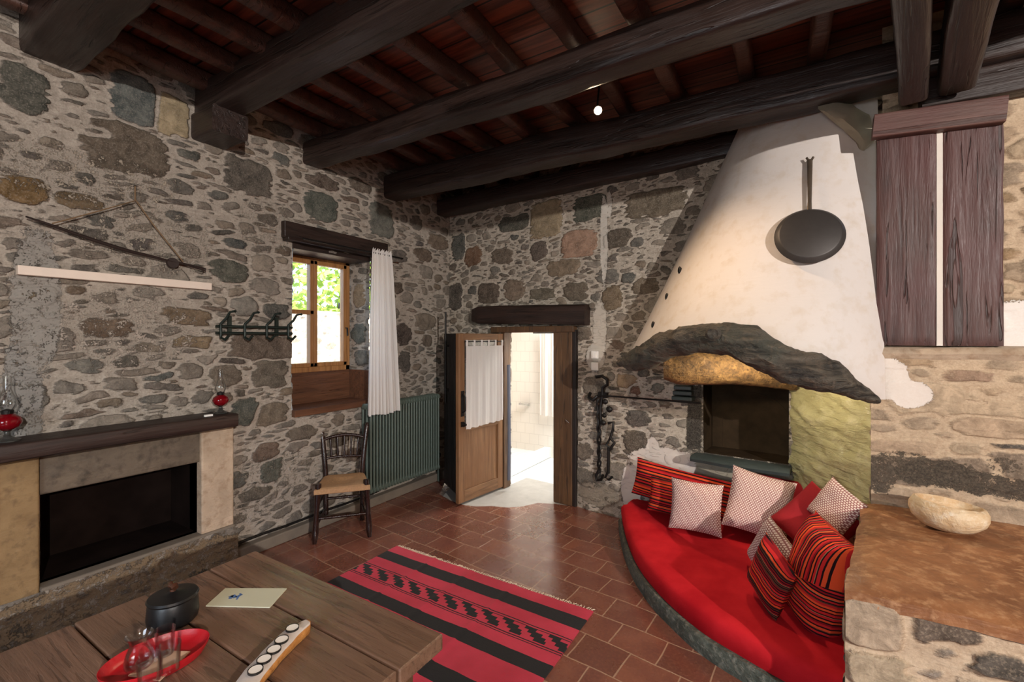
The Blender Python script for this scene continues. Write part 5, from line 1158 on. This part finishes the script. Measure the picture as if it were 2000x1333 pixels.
def glass(px, py, label, kind, h=.085, r=.030, tilt=(0, 0, 0)):
    p = onz(px, py, TZ+.012); z = TZ+.0125
    if kind == 'jug': pr = [(0, 0), (.028, 0), (.034, .006), (.036, .022), (.030, .045), (.022, .062), (.024, .078), (.033, .092), (.0315, .092), (.0225, .078), (.0205, .062), (.0285, .045), (.034, .022), (.030, .007), (0, .005)]
    else: pr = [(0, 0), (r*.82, 0), (r*.86, .004), (r, h), (r-.0018, h), (r*.84, .007), (0, .006)]
    mb = MB().lathe(pr, 36, caps=False); o = mb.build('drinking_glass', M['glass'], base=(0, 0, 0), local=True); o.location = (p.x, p.y, z); o.rotation_euler = tilt
    tag(o, label, 'glass', 'glasses on the red tray'); return o
glass(272, 1303, 'waisted glass carafe with flared rim at the back left of the red tray', 'jug')
glass(322, 1278, 'plain glass standing furthest back on the red tray', 'g', .075, .026)
glass(331, 1311, 'straight glass tumbler at the right of the napkin', 'g', .075, .028)
glass(292, 1331, 'low glass at the very bottom of the tray, nearest the viewer', 'g', .06, .030)
# driftwood candle holder
dpts = [(475, 1345, .030), (492, 1320, .032), (512, 1295, .030), (540, 1265, .028), (565, 1240, .028), (590, 1221, .024), (604, 1213, .014)]
P3 = [onz(a, b, TZ+.035) for a, b, r in dpts]; P3s = smooth_poly(P3, 36)
DH_ = thing('candle_holder', 'curved driftwood holder with five white tealights along its whitewashed top', 'candle holder', (P3[2].x, P3[2].y, TZ))
rings = []
for i, p in enumerate(P3s):
    t = (P3s[min(i+1, 36)]-P3s[max(i-1, 0)]).normalized(); s_ = Vector((-t.y, t.x, 0)); w_ = float(np.interp(i/36, [0, .2, .5, .8, .94, 1], [.034, .032, .030, .028, .020, .008])); h_ = .03
    rings.append([Vector((p.x, p.y, TZ))+s_*w_*c+Vector((0, 0, z)) for c, z in ((-1.0, .032), (-.85, .036), (0, .037), (.85, .036), (1.0, .032), (1.1, .018), (.8, .002), (0, .0), (-.8, .002), (-1.12, .018))])
    for k in range(10): rings[-1][k] = rings[-1][k]+Vector((mnoise.noise(rings[-1][k]*22), mnoise.noise(rings[-1][k]*22+Vector((5, 5, 5))), 0))*.004
MB().loft(rings).build('wood_body', M['drift'], DH_)
MB().loft([[r[k]+Vector((0, 0, .0012)) for k in (0, 1, 2, 3, 4)] for r in rings[1:-1]], False, False).build('limed_top', M['limewash'], DH_)
for k, (px, py) in enumerate(((499, 1309), (516, 1288), (535, 1269), (550, 1250), (571, 1227))):
    p = onz(px, py, TZ+.042); t_ = thing('tealight', '%s white tealight in the driftwood holder, counted from the viewer' % ords[k], 'tealight', (p.x, p.y, TZ+.0382), group='tealights in the driftwood holder')
    MB().lathe([(0, 0), (.0195, 0), (.0195, .006), (.0178, .006), (.0178, .003), (0, .003)], 28).build('tin_cup', M['tin'], t_, local=True)
    MB().lathe([(0, .003), (.0172, .003), (.0172, .0052), (0, .0048)], 28).build('wax', M['wax'], t_, local=True)
# ------------------------------------------------------------ rug
rx0, rx1, ryb, ryf = -2.74, -1.05, 2.655, 1.22
def rugmat():
    m = NT('kilim'); s = m.n('ShaderNodeSeparateXYZ', Vector=m.tc.outputs['Object']); X = s.outputs[0]; Y = s.outputs[1]
    fine = m.noise(m.map((40, 300, 1)), 1, 2); b = m.noise(m.map(), 3, 3)
    Yw = m.math('ADD', Y, m.math('MULTIPLY', m.math('SUBTRACT', b, .5), .02))
    def band(a, b_): return m.math('MULTIPLY', m.math('GREATER_THAN', Yw, a), m.math('LESS_THAN', Yw, b_))
    k = band(2.445, 2.555)
    for a, b_ in ((2.005, 2.105), (1.70, 1.81), (1.28, 1.38), (.95, 1.05), (2.335, 2.343), (2.318, 2.324), (2.205, 2.213), (2.190, 2.196)): k = m.math('MAXIMUM', k, band(a, b_))
    # stepped meander: rows of height .018 shifted sideways
    row = m.math('FLOOR', m.math('DIVIDE', m.math('SUBTRACT', Yw, 2.222), .0245))
    inb = band(2.222, 2.320)
    fx = m.math('FRACT', m.math('ADD', m.math('DIVIDE', X, .155), m.math('MULTIPLY', row, .20)))
    fx = m.math('FRACT', m.math('ADD', fx, 50.0))
    blk = m.math('LESS_THAN', fx, m.math('SUBTRACT', .66, m.math('MULTIPLY', m.math('ABSOLUTE', m.math('SUBTRACT', row, 1.5)), .12)))
    k = m.math('MAXIMUM', k, m.math('MULTIPLY', inb, blk))
    red = m.mix(m.mrange(b, .35, .65), srgb(180, 36, 60), srgb(204, 52, 78))
    c = m.mix(m.mrange(fine, .3, .7, 0, .25), red, (.25, .05, .07)); c = m.mix(k, c, srgb(20, 18, 20))
    fold = None
    return m.out(c, .95, m.bump(fine, .4, .004), Sheen_Weight=.05)
M['rug'] = rugmat()
RG = thing('rug', 'red woven rug with black stripes and a stepped pattern on the tiled floor', 'rug', (0, 0, 0))
mb = MB(); nx, ny = 90, 80; top = []
for j in range(ny+1):
    row = []
    for i in range(nx+1):
        x = rx0+(rx1-rx0)*i/nx; y = ryf+(ryb-ryf)*j/ny; fold = 0
        for fx_ in (-2.33, -1.98, -1.62): fold += .007*math.exp(-((x-fx_)/.012)**2)
        z = .008+fold+.0025*mnoise.noise(Vector((x*5, y*5, 0)))
        row.append((x+.006*mnoise.noise(Vector((y*3, i > 45, 0))), y+.008*mnoise.noise(Vector((x*3, 9, 0))), max(.004, z)))
    top.append(row)
W_ = nx+1; mb.add([q for r in top for q in r], [(j*W_+i, j*W_+i+1, (j+1)*W_+i+1, (j+1)*W_+i) for j in range(ny) for i in range(nx)], True)
per = [top[0][i] for i in range(W_)]+[top[j][-1] for j in range(1, ny+1)]+[top[-1][i] for i in range(nx-1, -1, -1)]+[top[j][0] for j in range(ny-1, 0, -1)]
mb.loft([per, [(x, y, .001) for x, y, z in per]], False, True); mb.build('weave', M['rug'], RG)
mb = MB(); rr = random.Random(6)
for i in range(150):
    x = rx0+(rx1-rx0)*(i+.5)/150; y = top[-1][min(nx, int(i/150*nx))][1]
    mb.tube([(x, y-.004, .006), (x+rr.uniform(-.006, .006), y+.014, .006), (x+rr.uniform(-.012, .012), y+rr.uniform(.022, .034), .004)], .0022, 5)
tag(mb.build('fringe', M['cream_cloth'], RG), kind='stuff')
# ------------------------------------------------------------ cushions
def cushion(label, mat, w, h, th, loc_, rot, pin=.07, n=22, group=None, cat='cushion', crush=0.0, corner=.0, seam=None):
    mb = MB(); fr, bk = [], []
    for j in range(n+1):
        v = j/n*2-1; a, b = [], []
        for i in range(n+1):
            u = i/n*2-1; x = w/2*u*(1-pin*(1-v*v)*abs(u)**2); z = h/2*v*(1-pin*(1-u*u)*abs(v)**2)
            if v > 0: z -= crush*h*(1-u*u)*v*v
            t = th/2*((1-u**4)*(1-v**4))**.55*(1+.10*mnoise.noise(Vector((u*2, v*2, w*9))))+.001
            wr = .004*mnoise.noise(Vector((u*6, v*6, h*7)))*(1 if max(abs(u), abs(v)) < .98 else 0)
            a.append((x, -t+wr, z)); b.append((x, t+wr, z))
        fr.append(a); bk.append(b)
    W_ = n+1
    mb.add([q for r in fr for q in r], [(j*W_+i, j*W_+i+1, (j+1)*W_+i+1, (j+1)*W_+i) for j in range(n) for i in range(n)], True)
    mb.add([q for r in bk for q in r], [(j*W_+i, (j+1)*W_+i, (j+1)*W_+i+1, j*W_+i+1) for j in range(n) for i in range(n)], True)
    def per(g): return [g[0][i] for i in range(W_)]+[g[j][-1] for j in range(1, n+1)]+[g[-1][i] for i in range(n-1, -1, -1)]+[g[j][0] for j in range(n-1, 0, -1)]
    mb.loft([per(fr), per(bk)], False, True)
    o = mb.build('cushion', mat, base=(0, 0, 0), local=True); o.location = loc_; o.rotation_euler = rot
    return tag(o, label, cat, group or 'cushions on the red mattress')
R_d = radians
def at(px, py, t): return dep(px, py, t)
YB = BA
cushion('long striped red and orange bolster lying against the back wall', M['stripe_z'], .90, .32, .14, at(1340, 956, 3.80), (R_d(-14), R_d(5), YB), pin=.03, crush=.05)
cushion('striped red cushion standing in front of the long bolster, half behind the small white one', M['stripe_z2'], .42, .27, .12, at(1318, 975, 3.66), (R_d(-14), R_d(2), YB), pin=.05)
cushion('small white woven cushion, leftmost of the pale ones', M['weave'], .37, .37, .12, at(1359, 990, 3.42), (R_d(-18), R_d(1), R_d(4)), pin=.07)
cushion('larger white woven cushion leaning tilted in the middle of the row', M['weave'], .42, .44, .16, at(1482, 985, 3.28), (R_d(-20), R_d(12), R_d(8)), pin=.07)
cushion('plain dark red cushion peeking out behind the larger white woven one', M['dark_red'], .40, .36, .13, at(1536, 984, 3.40), (R_d(-14), R_d(4), R_d(6)), pin=.05)
cushion('plain bright red cushion lying tilted by the right rear corner', M['dark_red'], .38, .38, .12, at(1592, 1020, 2.93), (R_d(-38), R_d(28), R_d(-35)), pin=.05)
cushion('white woven cushion propped in the far right corner', M['weave'], .27, .27, .09, at(1632, 992, 2.78), (R_d(-24), R_d(20), R_d(-52)), pin=.06)
cushion('biggest striped orange and red cushion, at the right end of the mattress', M['stripe_x'], .36, .56, .24, at(1602, 1128, 2.36), (R_d(-12), R_d(8), R_d(-62)), pin=.10)
cushion('small striped cushion standing left of the biggest striped one', M['stripe_z3'], .29, .32, .10, at(1505, 1126, 2.43), (R_d(-8), R_d(20), R_d(-58)), pin=.08)
cushion('cream cushion with woven white front behind the small striped one', M['weave'], .32, .32, .12, at(1508, 1085, 2.72), (R_d(-14), R_d(22), R_d(-58)), pin=.08)
